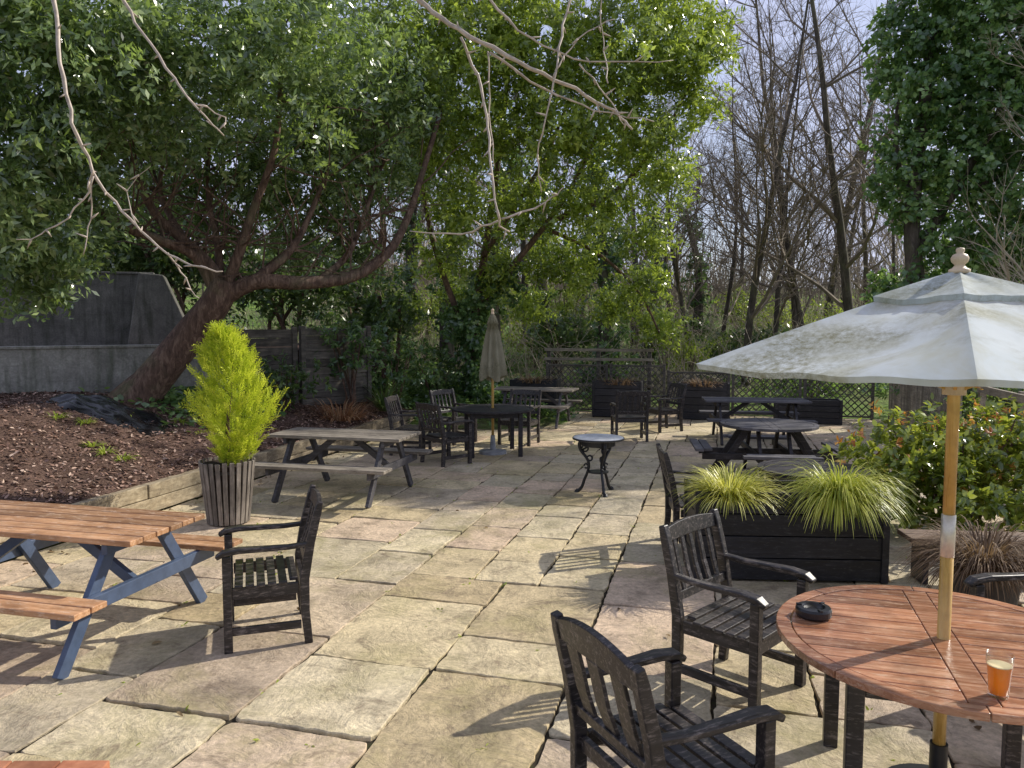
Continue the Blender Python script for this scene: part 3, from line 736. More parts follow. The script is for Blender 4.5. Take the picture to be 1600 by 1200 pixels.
# ------------------------------------------------------------------ fences, trellis, walls
def trellis(label, u0, u1, v, z0, z1, group, pitch=.15):
    x, y = xy((u0 + u1) / 2, v); wd = u1 - u0
    r = thing('trellis_panel', label, 'trellis', (x, y, 0), -TH, group); b = MB(); h = z1 - z0
    for sgn in (-1, 1):
        k = -h
        while k < wd + h:
            (xa, za), (xb, zb) = [(k + (z if sgn > 0 else h - z), z) for z in (0, h)]
            def clip(xq): return za + (zb - za) * (xq - xa) / (xb - xa)
            lo, hi = min(xa, xb), max(xa, xb); l2, h2 = max(lo, 0), min(hi, wd)
            if h2 - l2 > .05:
                b.sweep([(l2 - wd / 2, sgn * .006, z0 + clip(l2)), (h2 - wd / 2, sgn * .006, z0 + clip(h2))], .010, .024, (0, 1, 0), random.random())
            k += pitch
    b.build('lattice', M_lattice, r)
    b = MB()
    for s_ in (-1, 1): b.box((s_ * wd / 2, 0, (z1 + .05) / 2), (.06, .06, z1 + .05))
    b.box((0, 0, z1), (wd - .062, .04, .04)); b.box((0, 0, z0), (wd - .062, .04, .04))
    b.build('frame', M_lattice, r, .004)
    return r
for i, (a_, b_, z1, lb) in enumerate(((-4.0, -2.55, 1.12, 'tall lattice trellis panel at the left behind the far picnic table'), (-2.45, -1.2, 1.12, 'tall lattice trellis panel between the left and middle planters'), (-1.1, .25, .98, 'low lattice trellis panel between the middle and right planters'), (.35, 1.8, .98, 'low lattice trellis panel right of the right planter'), (1.9, 3.3, .98, 'low lattice trellis panel nearest the picket fence'))):
    trellis(lb, a_, b_, 18.25, .06, z1, 'lattice trellis panels along the back')
u0, u1, v = -4.1, -1.6, 18.9
x, y = xy((u0 + u1) / 2, v); r = thing('timber_frame', 'rustic dark timber frame of rails behind the left trellis', 'fence', (x, y, 0), -TH); wd = u1 - u0
for s_ in (-1, 0, 1):
    b = MB(); b.box((s_ * wd / 2, 0, .76), (.09, .09, 1.52)); b.build('post', M_fence, r, .006)
for z in (.6, 1.24, 1.47):
    b = MB(); b.box((0, -.07, z), (wd + .2, .04, .07)); b.build('rail', M_palefence, r, .005)
def picket(label, v0, v1, u=3.65):
    x, y = xy(u, (v0 + v1) / 2); r = thing('picket_fence', label, 'fence', (x, y, 0), PI / 2 - TH, 'picket fence sections on the right'); wd = v1 - v0
    b = MB(); k = -wd / 2 + .1
    while k < wd / 2 - .05:
        b.prism([(-.04, 0), (.04, 0), (.04, .98), (0, 1.06), (-.04, .98)], -.011, .011, random.random(), Matrix.Translation((k, .03, .05)) @ Matrix.Rotation(PI / 2, 4, 'X')); k += .125
    b.build('pickets', M_palefence, r, .002)
    for z in (.35, .82):
        b = MB(); b.box((0, -.01, z), (wd - .09, .05, .08)); b.build('rail', M_palefence, r, .003)
    for s_ in (-1, 1):
        b = MB(); b.box((s_ * (wd / 2 - .045), 0, .58), (.08, .08, 1.16)); b.build('post', M_palefence, r, .004)
picket('picket fence section farthest from the camera on the right', 15.8, 18.2)
picket('picket fence section behind the round picnic table', 13.3, 15.7)
x, y = xy(3.8, 10.6); r = thing('rail_fence', 'pale post and rail fence behind the bronze shrub', 'fence', (x, y, 0), PI / 2 - TH)
for z in (.55, 1.12):
    b = MB(); b.box((0, 0, z), (5.1, .05, .11)); b.build('rail', M_palefence, r, .005)
for s_ in (-2.4, -.8, .8, 2.4):
    b = MB(); b.box((s_, -.07, .6), (.09, .09, 1.2)); b.build('post', M_palefence, r, .005)

def wall_between(name, label, p, q, z0, z1, th, mat, cap=True):
    p = Vector((*p, 0)); q = Vector((*q, 0)); L = (q - p).length; ang = math.atan2(q.y - p.y, q.x - p.x); mid = (p + q) / 2
    r = thing(name, label, 'wall', (mid.x, mid.y, z0), ang)
    b = MB(); rows = max(2, int((z1 - z0) / .225)); hh = (z1 - z0) / rows
    b.box((0, .012, (z1 - z0) / 2), (L, th, z1 - z0 - .004))
    for i in range(rows):
        xx = -L / 2 - (.22 if i % 2 else 0)
        while xx < L / 2:
            a = max(xx, -L / 2); e = min(xx + .44, L / 2)
            if e - a > .03: b.box(((a + e) / 2, -th / 2 + .014 + U(-.002, .001), hh * (i + .5)), (e - a - .003, .01, hh - .003), tint=random.random())
            xx += .44
    b.build('blocks', mat, r, .003)
    if cap:
        b = MB(); b.box((0, 0, z1 - z0 + .02), (L + .04, th + .05, .04)); b.build('coping', mat, r, .006)
    return r
wall_between('garden_wall', 'low grey block wall behind the leaning tree trunk', (-9.6, 9.45), (-4.9, 12.95), .5, 1.72, .24, M_wall)
wall_between('garden_wall', 'tall grey block wall on the upper terrace at far left', (-12.5, 13.0), (-7.0, 15.1), 1.5, 3.05, .26, M_wall2)
b = MB(); Mx = Matrix.Translation((-6.75, 14.75, 1.55)) @ Matrix.Rotation(R(20), 4, 'Z') @ Matrix.Rotation(PI / 2, 4, 'X')
b.prism([(-.55, 0), (.62, 0), (.60, .30), (.12, 1.46), (-.30, 1.5)], -.35, .35, .5, Mx)
tag(b.build('buttress', M_wall2, bevel=.02), 'sloping grey buttress at the end of the tall wall', 'buttress')
m = MB(); tp = [(-9.7, 9.65), (-4.9, 13.1), (-2.6, 15.9), (-4, 20), (-16, 20), (-16, 10)]
m.prism(tp, .4, 1.62); tag(m.build('upper_terrace', M_mulch), kind='structure')
def board_fence(label, p, q, z0, z1, mat):
    p = Vector((*p, 0)); q = Vector((*q, 0)); L = (q - p).length; ang = math.atan2(q.y - p.y, q.x - p.x); mid = (p + q) / 2
    r = thing('board_fence', label, 'fence', (mid.x, mid.y, z0), ang, 'dark board fence panels behind the bed'); n = int((z1 - z0) / .14)
    b = MB()
    for i in range(n): b.box((0, U(-.006, .006), (i + .5) * (z1 - z0) / n), (L - .1, .028, (z1 - z0) / n - .006), Matrix.Rotation(U(-.006, .006), 3, 'Y'), random.random())
    b.build('boards', mat, r, .003)
    for s_ in (-1, 1):
        b = MB(); b.box((s_ * (L / 2 - .04), 0, (z1 - z0) / 2 + .02), (.09, .09, z1 - z0 + .04)); b.build('post', mat, r, .005)
board_fence('dark board fence panel just right of the leaning trunk', (-4.95, 13.05), (-3.85, 13.75), .6, 2.0, M_fence)
board_fence('grey board fence panel above the ivy bank', (-3.8, 13.8), (-2.75, 14.87), .6, 2.02, M_lattice)

# black sheet by the trunk
n = 56; m = MB()
for j in range(n):
    for i in range(n):
        a, c = i / (n - 1) - .5, j / (n - 1) - .5
        rw = 1 + .3 * mnoise.noise(Vector((math.atan2(c, a) * 1.2, .3, 7)))
        x = -5.55 + a * 1.7 * rw + .25 * c; y = 10.5 + c * .95 * rw - .25 * a
        f = max(0, 1 - (2 * a) ** 4) * max(0, 1 - (2 * c) ** 4)
        q = Vector((a * 3.2, c * 3.2, 1.3)); cr_ = 1 - abs(mnoise.noise(q)) * 1.6 - .5 * abs(mnoise.noise(q * 2.6))
        m.v.append((x, y, bedz(x, y) - .03 + f * (.05 + .11 * cr_))); m.t.append(.5)
m.f = [(j * n + i, j * n + i + 1, (j + 1) * n + i + 1, (j + 1) * n + i) for j in range(n - 1) for i in range(n - 1)]
tag(m.build('ground_sheet', M_sheet, smooth=True), 'crumpled black plastic sheet on the mulch below the leaning tree', 'sheet')

# ------------------------------------------------------------------ trees
tr = thing('evergreen_tree', 'large glossy evergreen tree with leaning red brown trunk', 'tree', (-5.6, 11.6, .9))
b = MB()
def limb(pts, r0, r1, n=10, k=4):
    p = smooth_path([W(*q) for q in pts], k); m_ = len(p)
    b.tube(p, [r0 + (r1 - r0) * (i / (m_ - 1)) ** .8 for i in range(m_)], n); return p
base = [Vector((-5.80, 11.5, .7)), Vector((-5.55, 11.5, 1.05))]
tk = smooth_path(base + [W(255, 575, 11.5), W(300, 520, 11.5), W(338, 472, 11.4), W(352, 440, 11.4)], 5); m_ = len(tk)
b.tube(tk, [.45 - .15 * min(1, i / 7) - .10 * (i / (m_ - 1)) for i in range(m_)], 14)
limbs = [limb([(345, 462, 11.4), (330, 420, 11.3), (290, 378, 11.2), (240, 330, 11), (200, 240, 10.6), (170, 120, 10)], .13, .03),
 limb([(340, 465, 11.4), (305, 400, 11.2), (240, 372, 10.8), (160, 335, 10.3), (90, 270, 9.6), (50, 180, 9)], .10, .03),
 limb([(345, 468, 11.4), (400, 440, 11.4), (470, 442, 11.6), (550, 432, 12), (605, 396, 12.3), (635, 345, 12.6), (660, 270, 13), (690, 170, 13.6)], .14, .04),
 limb([(350, 455, 11.4), (372, 400, 11.3), (395, 330, 11.2), (430, 230, 11), (440, 100, 10.8)], .10, .03),
 limb([(400, 437, 11.4), (455, 390, 11.6), (495, 310, 11.9), (540, 190, 12.2)], .08, .025),
 limb([(345, 455, 11.4), (340, 380, 11.5), (325, 300, 11.6), (330, 160, 11.4)], .08, .02),
 limb([(500, 437, 11.8), (545, 395, 12.2), (575, 320, 12.6), (615, 210, 13)], .07, .02),
 limb([(300, 390, 11.2), (250, 300, 11.4), (270, 200, 11.2)], .06, .02)]
b.build('trunk', M_bark, tr, smooth=True, world=True)
b = MB()
for _ in range(170):
    L_ = random.choice(limbs); p = L_[random.randint(3, len(L_) - 1)].copy(); d = Vector((U(-1, 1), U(-.8, .8), U(-.15, 1))).normalized(); pts = [p.copy()]
    for k in range(5): d = (d + Vector((U(-.4, .4), U(-.4, .4), U(-.25, .35)))).normalized(); p = p + d * U(.18, .36); pts.append(p.copy())
    b.tube(pts, [.020, .016, .012, .010, .007, .004], 5)
b.build('twigs', M_bark, tr, world=True)
LC = [(30, 110, 8.5, 1.1), (170, 40, 9, 1.15), (40, 310, 9, .8), (70, 420, 9.4, .5), (-30, 220, 8.3, .9), (200, 170, 10, 1.0), (340, 90, 10, 1.2), (320, 240, 11.8, .95), (470, 50, 10.5, 1.15), (470, 200, 12, 1.15), (560, 140, 12.5, 1.2), (140, 290, 10, .6), (410, 300, 12.3, .75), (520, 320, 12.8, .7), (590, 270, 13.2, .8), (20, 0, 8.5, 1.0),
      (-10, 400, 9.2, .6), (100, 210, 9.3, .6), (250, 310, 12, .5), (340, 350, 12.4, .45), (470, 380, 12.8, .5), (640, 180, 13.4, .8), (560, 390, 13, .4), (130, 390, 10.4, .45), (60, 455, 9.7, .35)]
foliage('crown', [(W(a, c, d), r_) for a, c, d, r_ in LC], 530, 9, .115, .044, M_lev, tr, False, .15, .12, .40)

tr2 = thing('broadleaf_evergreen', 'wide evergreen tree with sunlit yellow green leaves in the centre', 'tree', (.3, 16.9, 0))
b = MB(); limb([(745, 640, 17), (735, 560, 17), (745, 470, 16.8), (760, 380, 16.4), (780, 240, 15.8), (800, 60, 15)], .15, .04)
limb([(738, 540, 17), (700, 450, 16.6), (670, 350, 15.8), (650, 220, 15)], .09, .03); limb([(745, 480, 16.8), (830, 380, 16.5), (900, 280, 16), (960, 140, 15.4)], .09, .03)
limb([(850, 350, 16.4), (960, 300, 16), (1030, 220, 15.6), (1080, 130, 15.2)], .07, .02); limb([(755, 400, 16.4), (850, 250, 15.8), (900, 120, 15.4)], .07, .02); limb([(860, 360, 16.5), (940, 400, 17), (1000, 460, 17.4), (1030, 520, 18)], .05, .02)
b.build('trunk', M_bark, tr2, smooth=True, world=True)
CC = [(620, 70, 13.6, 1.2), (735, 50, 14.2, 1.3), (855, 55, 14.4, 1.3), (975, 90, 14.8, 1.3), (1065, 90, 15, .9), (995, 205, 15.3, 1.05), (880, 190, 14.8, 1.15), (760, 190, 14.8, 1.15), (660, 210, 14.3, 1.05), (1035, 280, 15.8, .65), (930, 315, 16, .85), (820, 320, 16, .85), (720, 320, 15.4, .75), (775, 420, 16.5, .6), (690, 395, 16, .6), (850, 410, 17, .6), (780, -90, 14.8, 1.2), (1040, -20, 15, 1.0), (1105, 60, 15.2, .6), (1010, 370, 16.5, .6), (1095, 160, 15.4, .5), (900, 420, 16.8, .6), (1010, 440, 17.2, .55), (960, 480, 18, .55), (1030, 510, 18.3, .5), (830, 480, 18, .5), (720, 460, 17.2, .45)]
foliage('crown', [(W(a, c, d), r_) for a, c, d, r_ in CC], 470, 9, .132, .050, M_cen, tr2, False, .2, .12, .40)
foliage('trunk_ivy', [(W(a, c, 16.8), (.34, .32, .5)) for a, c in ((742, 600), (738, 555), (742, 505), (752, 455), (718, 500), (790, 430))], 900, 8, .11, .075, M_ivydark, tr2, False, 0, .08, .5, droop=.3)

def ivy_tree(label, px, d, base_py, top_py, rad, mat, dens, ll, group=None):
    p0 = W(px, base_py, d); r = thing('ivy_clad_tree', label, 'tree', p0, 0, group)
    b = MB(); pth = smooth_path([p0, W(px + U(-12, 12), (base_py + top_py) / 2, d), W(px + U(-25, 25), top_py, d)], 5); n_ = len(pth)
    b.tube(pth, [.22 - .15 * i / (n_ - 1) for i in range(n_)], 9); b.build('trunk', M_barkgrey, r, world=True)
    cl = []
    for i in range(7):
        q = pth[int(i / 6 * (n_ - 1))]; cl.append((q + Vector((U(-.3, .3), U(-.3, .3), 0)) * rad, (rad * U(.6, 1.15), rad * U(.6, 1.1), rad * U(.8, 1.3))))
    foliage('crown', cl, dens, 8, ll, ll * .6, mat, r, False, 0, .1, .5, droop=.3); return r
gI = 'ivy clad trees behind the trellis'
ivy_tree('dark ivy clad trunk standing behind the middle planter', 940, 21, 590, 240, .78, M_ivydark, 230, .14, gI)
ivy_tree('ivy clad trunk to the left of the closed parasol', 700, 20, 560, 340, .40, M_ivydark, 250, .13, gI)
ivy_tree('ivy clad trunk directly behind the closed parasol', 775, 21, 570, 250, .47, M_ivydark, 250, .13, gI)
ivy_tree('ivy clad trunk between closed parasol and trellis', 850, 25, 550, 240, .5, M_ivydark, 220, .15, gI)
ivy_tree('slim ivy clad trunk right of the trellis frame', 1010, 24, 560, 330, .38, M_ivydark, 220, .14, gI)
ivy_tree('ivy clad trunk far back left of the closed parasol', 645, 26, 500, 250, .5, M_ivydark, 220, .15, gI)
ivy_tree('ivy clad trunk far back in the bare wood', 1090, 29, 520, 330, .45, M_ivydark, 200, .16, gI)

iv = thing('ivy_tree', 'tall tree smothered in green ivy at the upper right', 'tree', W(1440, 560, 15.5))
b = MB(); limb([(1440, 600, 15.5), (1435, 480, 15.5), (1425, 350, 15.5), (1440, 200, 15.5), (1470, 20, 15.5), (1560, -160, 15.2)], .22, .08)
limb([(1430, 400, 15.5), (1490, 300, 15.3), (1560, 180, 15), (1620, 40, 15), (1700, -80, 15)], .11, .05); limb([(1432, 330, 15.5), (1400, 240, 15.6), (1410, 100, 15.7)], .09, .03); limb([(1490, 300, 15.3), (1600, 260, 15), (1740, 180, 15), (1840, 120, 15.4)], .08, .03); limb([(1620, 40, 15), (1700, 0, 15.6), (1790, -60, 16)], .06, .03)
b.build('trunk', M_barkgrey, iv, smooth=True, world=True)
RC_ = [(1420, 50, 15.5, .8), (1500, 30, 15.3, 1.1), (1590, 60, 15, 1.2), (1450, 150, 15.4, .9), (1540, 170, 15.2, 1.05), (1620, 200, 15, 1.1), (1430, 245, 15.5, .75), (1500, 270, 15.3, .9), (1590, 310, 15, .95), (1420, 325, 15.5, .5), (1480, 365, 15.3, .65), (1550, 390, 15, .7), (1620, 400, 15, .85), (1500, -80, 15.5, 1.2), (1680, 80, 15, 1.1), (1395, 120, 15.6, .45), (1385, 290, 15.5, .35), (1450, 440, 15.6, .5), (1530, 460, 15.5, .6), (1390, 450, 16, .45),
       (1740, 170, 15, 1.1), (1650, -60, 15, 1.2), (1740, -80, 15, 1.1), (1690, -20, 16, 1.2), (1790, 60, 16, 1.2), (1810, -60, 15.5, 1.1), (1720, -140, 16.5, 1.2), (1850, 150, 15.5, 1.1)]  # outer clumps out of view, added to cast shade over the middle patio
foliage('crown', [(W(a, c, d), r_) for a, c, d, r_ in RC_], 400, 9, .12, .09, M_ivy, iv, False, .05, .11, .5, droop=.35)

# shrubs behind walls and along fences
gS = 'dark evergreen shrubs closing the back of the garden'
for (lb, a, c, d, rr) in (('dark laurel mass above the tall wall at far left', 40, 370, 17.5, (2.6, 1.4, 1.6)), ('dark laurel mass behind the leaning tree', 260, 380, 18, (2.4, 1.4, 1.8)), ('dark laurel mass above the board fence', 460, 430, 18.5, (1.8, 1.2, 1.3)),
    ('dark evergreen behind the upper left crown', 200, 130, 18.5, (4.2, 1.4, 3.0)), ('dark evergreen behind the centre left crown', 560, 170, 21, (3.6, 1.4, 3.0)), ('dark evergreen shrub left of the trellis', 590, 490, 20, (1.3, 1.0, 1.0)), ('dark holly bush behind the trellis frame', 880, 520, 22.5, (1.1, .9, .7)), ('dark holly bush under the bare trees', 1180, 545, 24, (1.6, .9, .6))):
    p = W(a, c, d); s_ = thing('evergreen_shrub', lb, 'shrub', (p.x, p.y, bedz(p.x, p.y) if p.x < -4 else gz(p.x, p.y)), 0, gS)
    b = MB()
    for k in range(5): b.tube(smooth_path([(p.x + U(-.3, .3), p.y, s_.location.z - .2), (p.x + U(-.8, .8), p.y + U(-.4, .4), (p.z + s_.location.z) / 2), (p.x + U(-.5, .5) * rr[0], p.y + U(-.5, .5), p.z + U(0, .5) * rr[2])]), .05, 6)
    b.build('stems', M_bark, s_, world=True)
    foliage('foliage', [(p, rr)], 290, 8, .18, .07, M_shrub, s_, False, .1, .15, .3)
for (lb, c, rr, mt, dn, ll) in (('leafy shrub at the foot of the board fence beside the conifer', (-3.9, 13.1, 1.1), (.6, .4, .4), M_shrub, 500, .09), ('low green shrub right of the board fence', (-2.4, 15.3, 1.25), (.9, .5, .6), M_ivydark, 450, .10),
    ('dark ivy shrub climbing over the board fence', (-3.0, 14.3, 1.7), (.65, .4, .55), M_ivydark, 500, .10),
    ('rounded evergreen shrub behind the leftmost far chair', (-1.7, 16.8, 1.0), (.8, .5, .45), M_shrub, 450, .10), ('dark hedge growing over the picket fence', (8.9, 15.6, .9), (.8, 2.0, .8), M_ivydark, 340, .11), ('dark shrub under the ivy tree', (8.8, 13.2, 1.0), (1.1, 1.6, 1.1), M_shrub, 340, .12), ('low green bush in the far right corner', (7.2, 18.6, .8), (1.0, .6, .7), M_shrub, 340, .11)):
    z0 = bedz(c[0], c[1]) if uv(c[0], c[1])[0] < EDGE else 0
    s_ = thing('evergreen_shrub', lb, 'shrub', (c[0], c[1], z0)); b = MB()
    for k in range(10): b.tube([(c[0] + U(-.1, .1), c[1] + U(-.1, .1), z0 - .05), (c[0] + U(-.5, .5) * rr[0], c[1] + U(-.5, .5) * rr[1], c[2] + U(0, .5) * rr[2])], .012, 5)
    b.build('stems', M_bark, s_, world=True); foliage('foliage', [(c, rr)], dn, 9, ll, ll * .45, mt, s_, True, .2, .06, .4, cs=2)
tuft('spiky green plant with sword leaves on the bank', (-2.45, 14.7, bedz(-2.45, 14.7) + .1), 70, 1.0, M_shrub, name='spiky_plant', w=.05, rad=.08, droop=.35)
tuft('pale rusty dead fern clump on the mulch', (-3.05, 13.6, bedz(-3.05, 13.6)), 340, .6, leafmat('rusty_fern', (.20, .08, .04), (.38, .20, .10), (.52, .36, .21), (.5, .28, .14), .25, .8, .2), name='dead_fern', w=.018, rad=.4, droop=.7)
# ivy bank
def mound(x, y):
    d2 = ((x + 1.9) / 2.3) ** 2 + ((y - 17.9) / 1.9) ** 2; return max(-.05, .95 * math.exp(-d2 * 1.1) - .06)
xs_ = lin(-5, 1.2, 40); ys_ = lin(15.2, 20.6, 36); tag(grid_mesh('ivy_bank', xs_, ys_, mound, M_floor), kind='structure')
pts = []
for _ in range(14000):
    x, y = random.gauss(-1.9, 1.5), random.gauss(17.7, 1.0); z = mound(x, y)
    if z > .02: pts.append((x, y, z + U(0, .12)))
for _ in range(1500):
    x, y = random.gauss(-4.6, .6), random.gauss(11.9, .5)
    if uv(x, y)[0] < EDGE - .9: pts.append((x, y, bedz(x, y) + U(0, .10)))
for _ in range(1800):
    u = EDGE - abs(random.gauss(0, .9)) - .05; v = U(14.6, 17.5); x, y = xy(u, v); pts.append((x, y, bedz(x, y) + U(0, .15)))
tag(scatter('ivy_cover', pts, .10, .075, M_ivy, .45), 'low ivy spreading over the bank and round the trunk', 'ivy', kind='stuff')
pts = []
for _ in range(13000):
    x, y = U(-13, 20), 19.6 + 18 * random.random() ** 1.3
    if mnoise.noise(Vector((x * .3, y * .3, 2))) > .02: pts.append((x, y, gz(x, y) + U(0, .35)))
tag(scatter('undergrowth', pts, .17, .11, M_ivy, .6), 'ivy and low undergrowth over the woodland floor', 'undergrowth', kind='stuff')
for i in range(7):
    x, y = xy(EDGE - U(.2, 2.2), U(6.2, 10)); tuft('small green weed clump sprouting from the mulch', (x, y, bedz(x, y)), 40, .16, M_under, 'green weeds on the mulch bed', name='weed', w=.02, rad=.08)

# ------------------------------------------------------------------ bare woodland
def bare_tree(label, H, r0, seed, lean, mat_t, mat_b, group, n1=15):
    rs = random.Random(seed); r = thing('bare_tree', label, 'tree', (0, 0, 0), 0, group); T = MB(); B = MB()
    def rv(s): return Vector((rs.uniform(-s, s), rs.uniform(-s, s), rs.uniform(-s, s)))
    p = Vector((0, 0, -.3)); d = Vector((lean, rs.uniform(-.05, .05), 1)).normalized(); tr_ = [p.copy()]; ns = 12
    for i in range(ns): d = (d + rv(.07) + Vector((0, 0, .04))).normalized(); p = p + d * H / ns; tr_.append(p.copy())
    T.tube(tr_, [r0 * (1 - .9 * i / ns) for i in range(ns + 1)], 8)
    def br(p, d, L, rad, lev):
        ns = 5 if lev < 3 else 3; path = [p.copy()]
        for i in range(ns): d = (d + rv(.22) + Vector((0, 0, .10 if lev < 3 else -.02))).normalized(); p = p + d * L / ns; path.append(p.copy())
        B.tube(path, [rad * (1 - .75 * i / ns) for i in range(ns + 1)], 5 if lev < 2 else 3, cap=False)
        if lev >= 4: return
        nc = {1: 6, 2: 5, 3: 3}[lev]
        for k in range(nc):
            f = rs.uniform(.25, 1); q = path[min(ns, int(f * ns))]; dd = (d + rv(.85)).normalized()
            br(q, dd, L * rs.uniform(.38, .65), max(.004, rad * .48), lev + 1)
    for k in range(n1):
        f = .18 + .82 * (k + rs.random()) / n1; q = tr_[min(ns, int(f * ns))]; a = rs.uniform(0, 6.28)
        dd = Vector((math.cos(a), math.sin(a), rs.uniform(.3, 1.2))).normalized(); br(q, dd, H * .30 * (1.25 - f) + .6, r0 * .36 * (1.15 - f) + .010, 1)
    T.build('trunk', mat_t, r, smooth=True); B.build('branches', mat_b, r); return r
gB = 'bare winter trees in the wood behind the garden'; lbB = 'slender leafless tree among the bare wood behind the trellis'
protos = [bare_tree(lbB, 13, .13, 3, .0, M_barkgrey, M_twigfar, gB), bare_tree(lbB, 12, .10, 5, .08, M_barkgrey, M_twigfar, gB), bare_tree(lbB, 14, .15, 9, -.06, M_barkgrey, M_twigfar, gB), bare_tree(lbB, 11, .09, 14, .14, M_barkgrey, M_twigpale, gB)]
spots = [(1165, 22), (1205, 23.5), (1330, 21), (1120, 26), (1245, 27), (1080, 25), (1285, 30), (1390, 26), (1150, 33), (1215, 36), (1350, 33), (1050, 31), (990, 28), (910, 30), (820, 29), (700, 27), (640, 30), (1265, 24), (1310, 38), (1420, 36), (1480, 30), (1010, 37), (560, 33), (760, 36)]
for i, (px, d) in enumerate(spots):
    x = (px - 800) / FPX * d; y = d; loc = (x, y, gz(x, y))
    if i < 4: protos[i].location = loc; protos[i].rotation_euler = (0, 0, U(0, .6))
    else: dup(protos[i % 4], loc, U(0, 6.28), scale=U(.85, 1.2))
dup(protos[3], (10.0, 13.0, 0), 2.6, 'pale leafless tree in front of the ivy at the right edge', 'bare trees along the right side of the garden', scale=.75)
# far-off wood
fw = MB()
for _ in range(3200):
    y = U(38, 62); x = U(-34, 44); H = U(1.5, 9.0) * U(.55, 1); p = Vector((x, y, gz(x, y) - .2)); d = Vector((U(-.3, .3), U(-.2, .2), 1)); pts = [p.copy()]
    for k in range(4): d = (d + Vector((U(-.25, .25), U(-.2, .2), .1))).normalized(); p = p + d * H / 4; pts.append(p.copy())
    rr = U(.02, .055); fw.tube(pts, [rr, rr * .8, rr * .6, rr * .4, rr * .15], 3, cap=False)
    if random.random() < .8:
        q = pts[random.randint(1, 3)]
        for k in range(3): fw.tube([q, q + Vector((U(-1, 1), U(-.6, .6), U(.3, 1.3)))], [rr * .5, .008], 3, cap=False)
tag(fw.build('far_wood', M_twigfar), 'distant leafless wood filling the skyline behind the garden', 'wood', kind='stuff')
bm_ = MB()
for _ in range(3800):
    y = 20.3 + 16 * random.random() ** 1.2; x = U(-9, 17); v0 = gz(x, y); p = Vector((x, y, v0 - .1)); d = Vector((U(-.7, .7), U(-.4, .4), 1)); pts = [p.copy()]; H = U(.6, 3.2)
    for k in range(4): d = (d + Vector((U(-.4, .4), U(-.3, .3), -.12 * k))).normalized(); p = p + d * H / 4; pts.append(p.copy())
    bm_.tube(pts, [.013, .010, .008, .006, .003], 3, cap=False)
tag(bm_.build('brushwood', M_twigpale), 'tangled leafless brush and brambles at the edge of the wood', 'brush', kind='stuff')
gU = 'sunlit bushes at the edge of the wood'
for k, (px, py, d, r_) in enumerate(((1040, 520, 23, .9), (1075, 555, 22, .55), (660, 480, 25, 1.0), (720, 510, 24, .7), (600, 500, 24, .8), (840, 520, 25, .9), (1130, 550, 24, .6), (1240, 545, 25, .7), (890, 470, 27, 1.1), (1300, 500, 28, 1.0), (990, 470, 28, .9), (1380, 520, 24, .9), (1160, 480, 31, 1.1), (780, 470, 29, 1.1), (1220, 500, 30, 1.0))):
    p = W(px, py, d); z0 = gz(p.x, p.y); s_ = thing('woodland_bush', 'loose pale green bush at the edge of the wood', 'bush', (p.x, p.y, z0), 0, gU); b = MB()
    for q in range(8): b.tube([(p.x + U(-.1, .1), p.y, z0 - .1), (p.x + U(-.6, .6) * r_, p.y + U(-.4, .4) * r_, p.z + U(0, .6) * r_)], .014, 4)
    b.build('stems', M_twigfar, s_, world=True); foliage('foliage', [(p, (r_ * 1.2, r_, r_ * .8))], 220, 7, .12, .06, M_under if k % 3 else M_cen, s_, False, .2, .12, .2)

# overhanging near tree
nt_ = thing('overhanging_tree', 'bare pale brown branches hanging down across the top of the view', 'tree', (-3.4, 1.0, 0)); b = MB()
b.tube(smooth_path([(-3.4, 1.0, 0), (-3.3, 1.1, 1.6), (-3.0, 1.4, 2.8), (-2.2, 2.0, 3.35), (-1.2, 2.45, 3.55), (0, 2.6, 3.62), (.9, 2.75, 3.60)]), .05, 9); b.build('trunk', M_bark, nt_, world=True)
b = MB()
def tw(pts, d, r0, r1):
    p = smooth_path([W(x, y, d + .04 * math.sin(i * 1.3)) for i, (x, y) in enumerate(pts)], 4); n_ = len(p)
    for i in range(1, n_ - 1): p[i] = p[i] + Vector((U(-.006, .006), U(-.006, .006), U(-.006, .006)))
    b.tube(p, [.72 * (r0 + (r1 - r0) * i / (n_ - 1)) * U(.9, 1.15) for i in range(n_)], 7)
    for i in range(2, n_ - 1, 2):
        dd = Vector((U(-1, 1), U(-.5, .5), U(-1, .6))).normalized(); b.tube([p[i], p[i] + dd * .012, p[i] + dd * U(.02, .04)], [.0035, .0034, .001], 5)
D = 2.55
tw([(60, -170), (75, -60), (85, 0), (95, 100), (115, 190), (145, 265), (190, 330), (250, 385), (300, 415), (348, 424)], D, .012, .003)
tw([(145, 265), (130, 312), (75, 362), (25, 374)], D, .005, .002); tw([(146, 275), (141, 340), (130, 398)], D, .004, .002); tw([(262, 395), (290, 435), (311, 466)], D, .004, .002); tw([(220, 362), (200, 300), (235, 260)], D, .003, .001)
tw([(150, -160), (185, -20), (225, 52), (270, 120), (310, 170), (350, 212)], D, .009, .003); tw([(300, 160), (345, 180), (352, 200)], D, .004, .002)
tw([(560, -170), (640, -20), (690, 30), (750, 65), (830, 105), (900, 140), (960, 175), (988, 202)], D, .014, .005)
tw([(720, 58), (745, 120), (762, 200), (770, 270), (778, 345), (796, 362)], D, .007, .004); tw([(778, 345), (720, 364), (640, 361)], D, .005, .002); tw([(784, 342), (850, 316), (880, 293)], D, .005, .002)
tw([(905, -170), (890, -10), (880, 40), (868, 110), (855, 180), (840, 240), (846, 300)], D, .007, .002); tw([(700, -170), (760, -10), (830, 58), (920, 95), (1052, 94)], D, .007, .002)
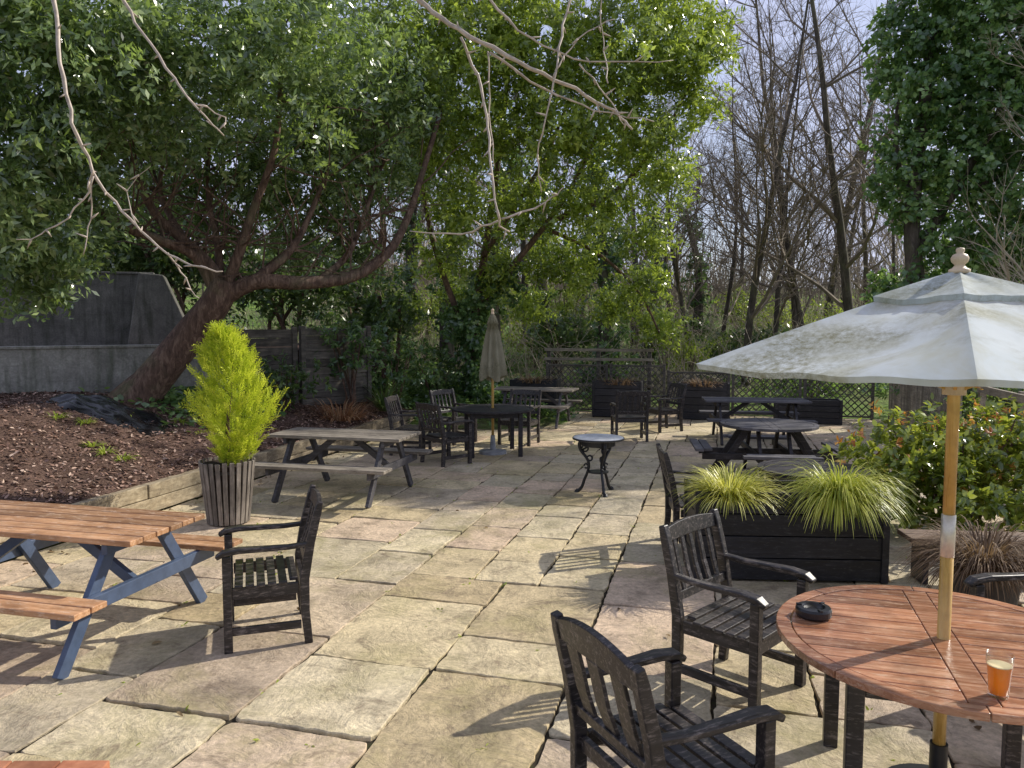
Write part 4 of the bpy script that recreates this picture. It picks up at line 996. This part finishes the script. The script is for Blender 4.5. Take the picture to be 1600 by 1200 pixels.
tw([(950, 130), (944, 80), (938, 20), (950, -40)], D, .003, .002); tw([(765, 82), (850, 138), (930, 172), (1022, 190)], D, .006, .002); tw([(868, 110), (905, 60), (960, 30)], D, .004, .002); tw([(762, 80), (766, 180), (772, 260)], D, .004, .002)
tw([(905, 100), (948, 150), (975, 195)], D, .004, .002)
b.build('branches', M_twig, nt_, smooth=True, world=True)

# ------------------------------------------------------------------ light, sky, camera
sd = Vector((.728, .352, .588)).normalized()
w = bpy.data.worlds.new('World'); scene.world = w; w.use_nodes = True; n = w.node_tree
sky = n.nodes.new('ShaderNodeTexSky'); sky.sky_type = 'NISHITA'; sky.sun_disc = False; sky.sun_elevation = math.asin(sd.z); sky.sun_rotation = math.atan2(sd.x, sd.y); sky.dust_density = 1.0
tc = n.nodes.new('ShaderNodeTexCoord'); ns_ = n.nodes.new('ShaderNodeTexNoise'); ns_.inputs['Scale'].default_value = 2.6; ns_.inputs['Detail'].default_value = 7; ns_.inputs['Roughness'].default_value = .6
n.links.new(tc.outputs['Generated'], ns_.inputs['Vector'])
rp = n.nodes.new('ShaderNodeValToRGB'); rp.color_ramp.elements[0].position = .36; rp.color_ramp.elements[0].color = (.40, .40, .40, 1); rp.color_ramp.elements[1].position = .64; rp.color_ramp.elements[1].color = (.9, .9, .9, 1)
n.links.new(ns_.outputs['Fac'], rp.inputs['Fac'])
mx = n.nodes.new('ShaderNodeMix'); mx.data_type = 'RGBA'; n.links.new(rp.outputs['Color'], mx.inputs[0]); n.links.new(sky.outputs[0], mx.inputs[6]); mx.inputs[7].default_value = (4.4, 4.6, 6.3, 1)
bg = n.nodes['Background']; n.links.new(mx.outputs[2], bg.inputs[0]); bg.inputs[1].default_value = .15
L = bpy.data.lights.new('sun', 'SUN'); L.energy = 5; L.angle = R(.5); L.color = (1, .94, .83)
lo = bpy.data.objects.new('sun', L); col.objects.link(lo); lo.rotation_euler = sd.to_track_quat('Z', 'Y').to_euler(); lo.location = sd * 40
cd = bpy.data.cameras.new('camera'); cd.sensor_width = 36; cd.lens = 27; cd.clip_end = 600; cd.clip_start = .05
co = bpy.data.objects.new('camera', cd); col.objects.link(co); co.location = (0, 0, CAMZ); co.rotation_euler = (PI / 2 - PITCH, 0, 0)
scene.camera = co
scene.view_settings.view_transform = 'Standard'; scene.view_settings.look = 'None'; scene.view_settings.exposure = 0
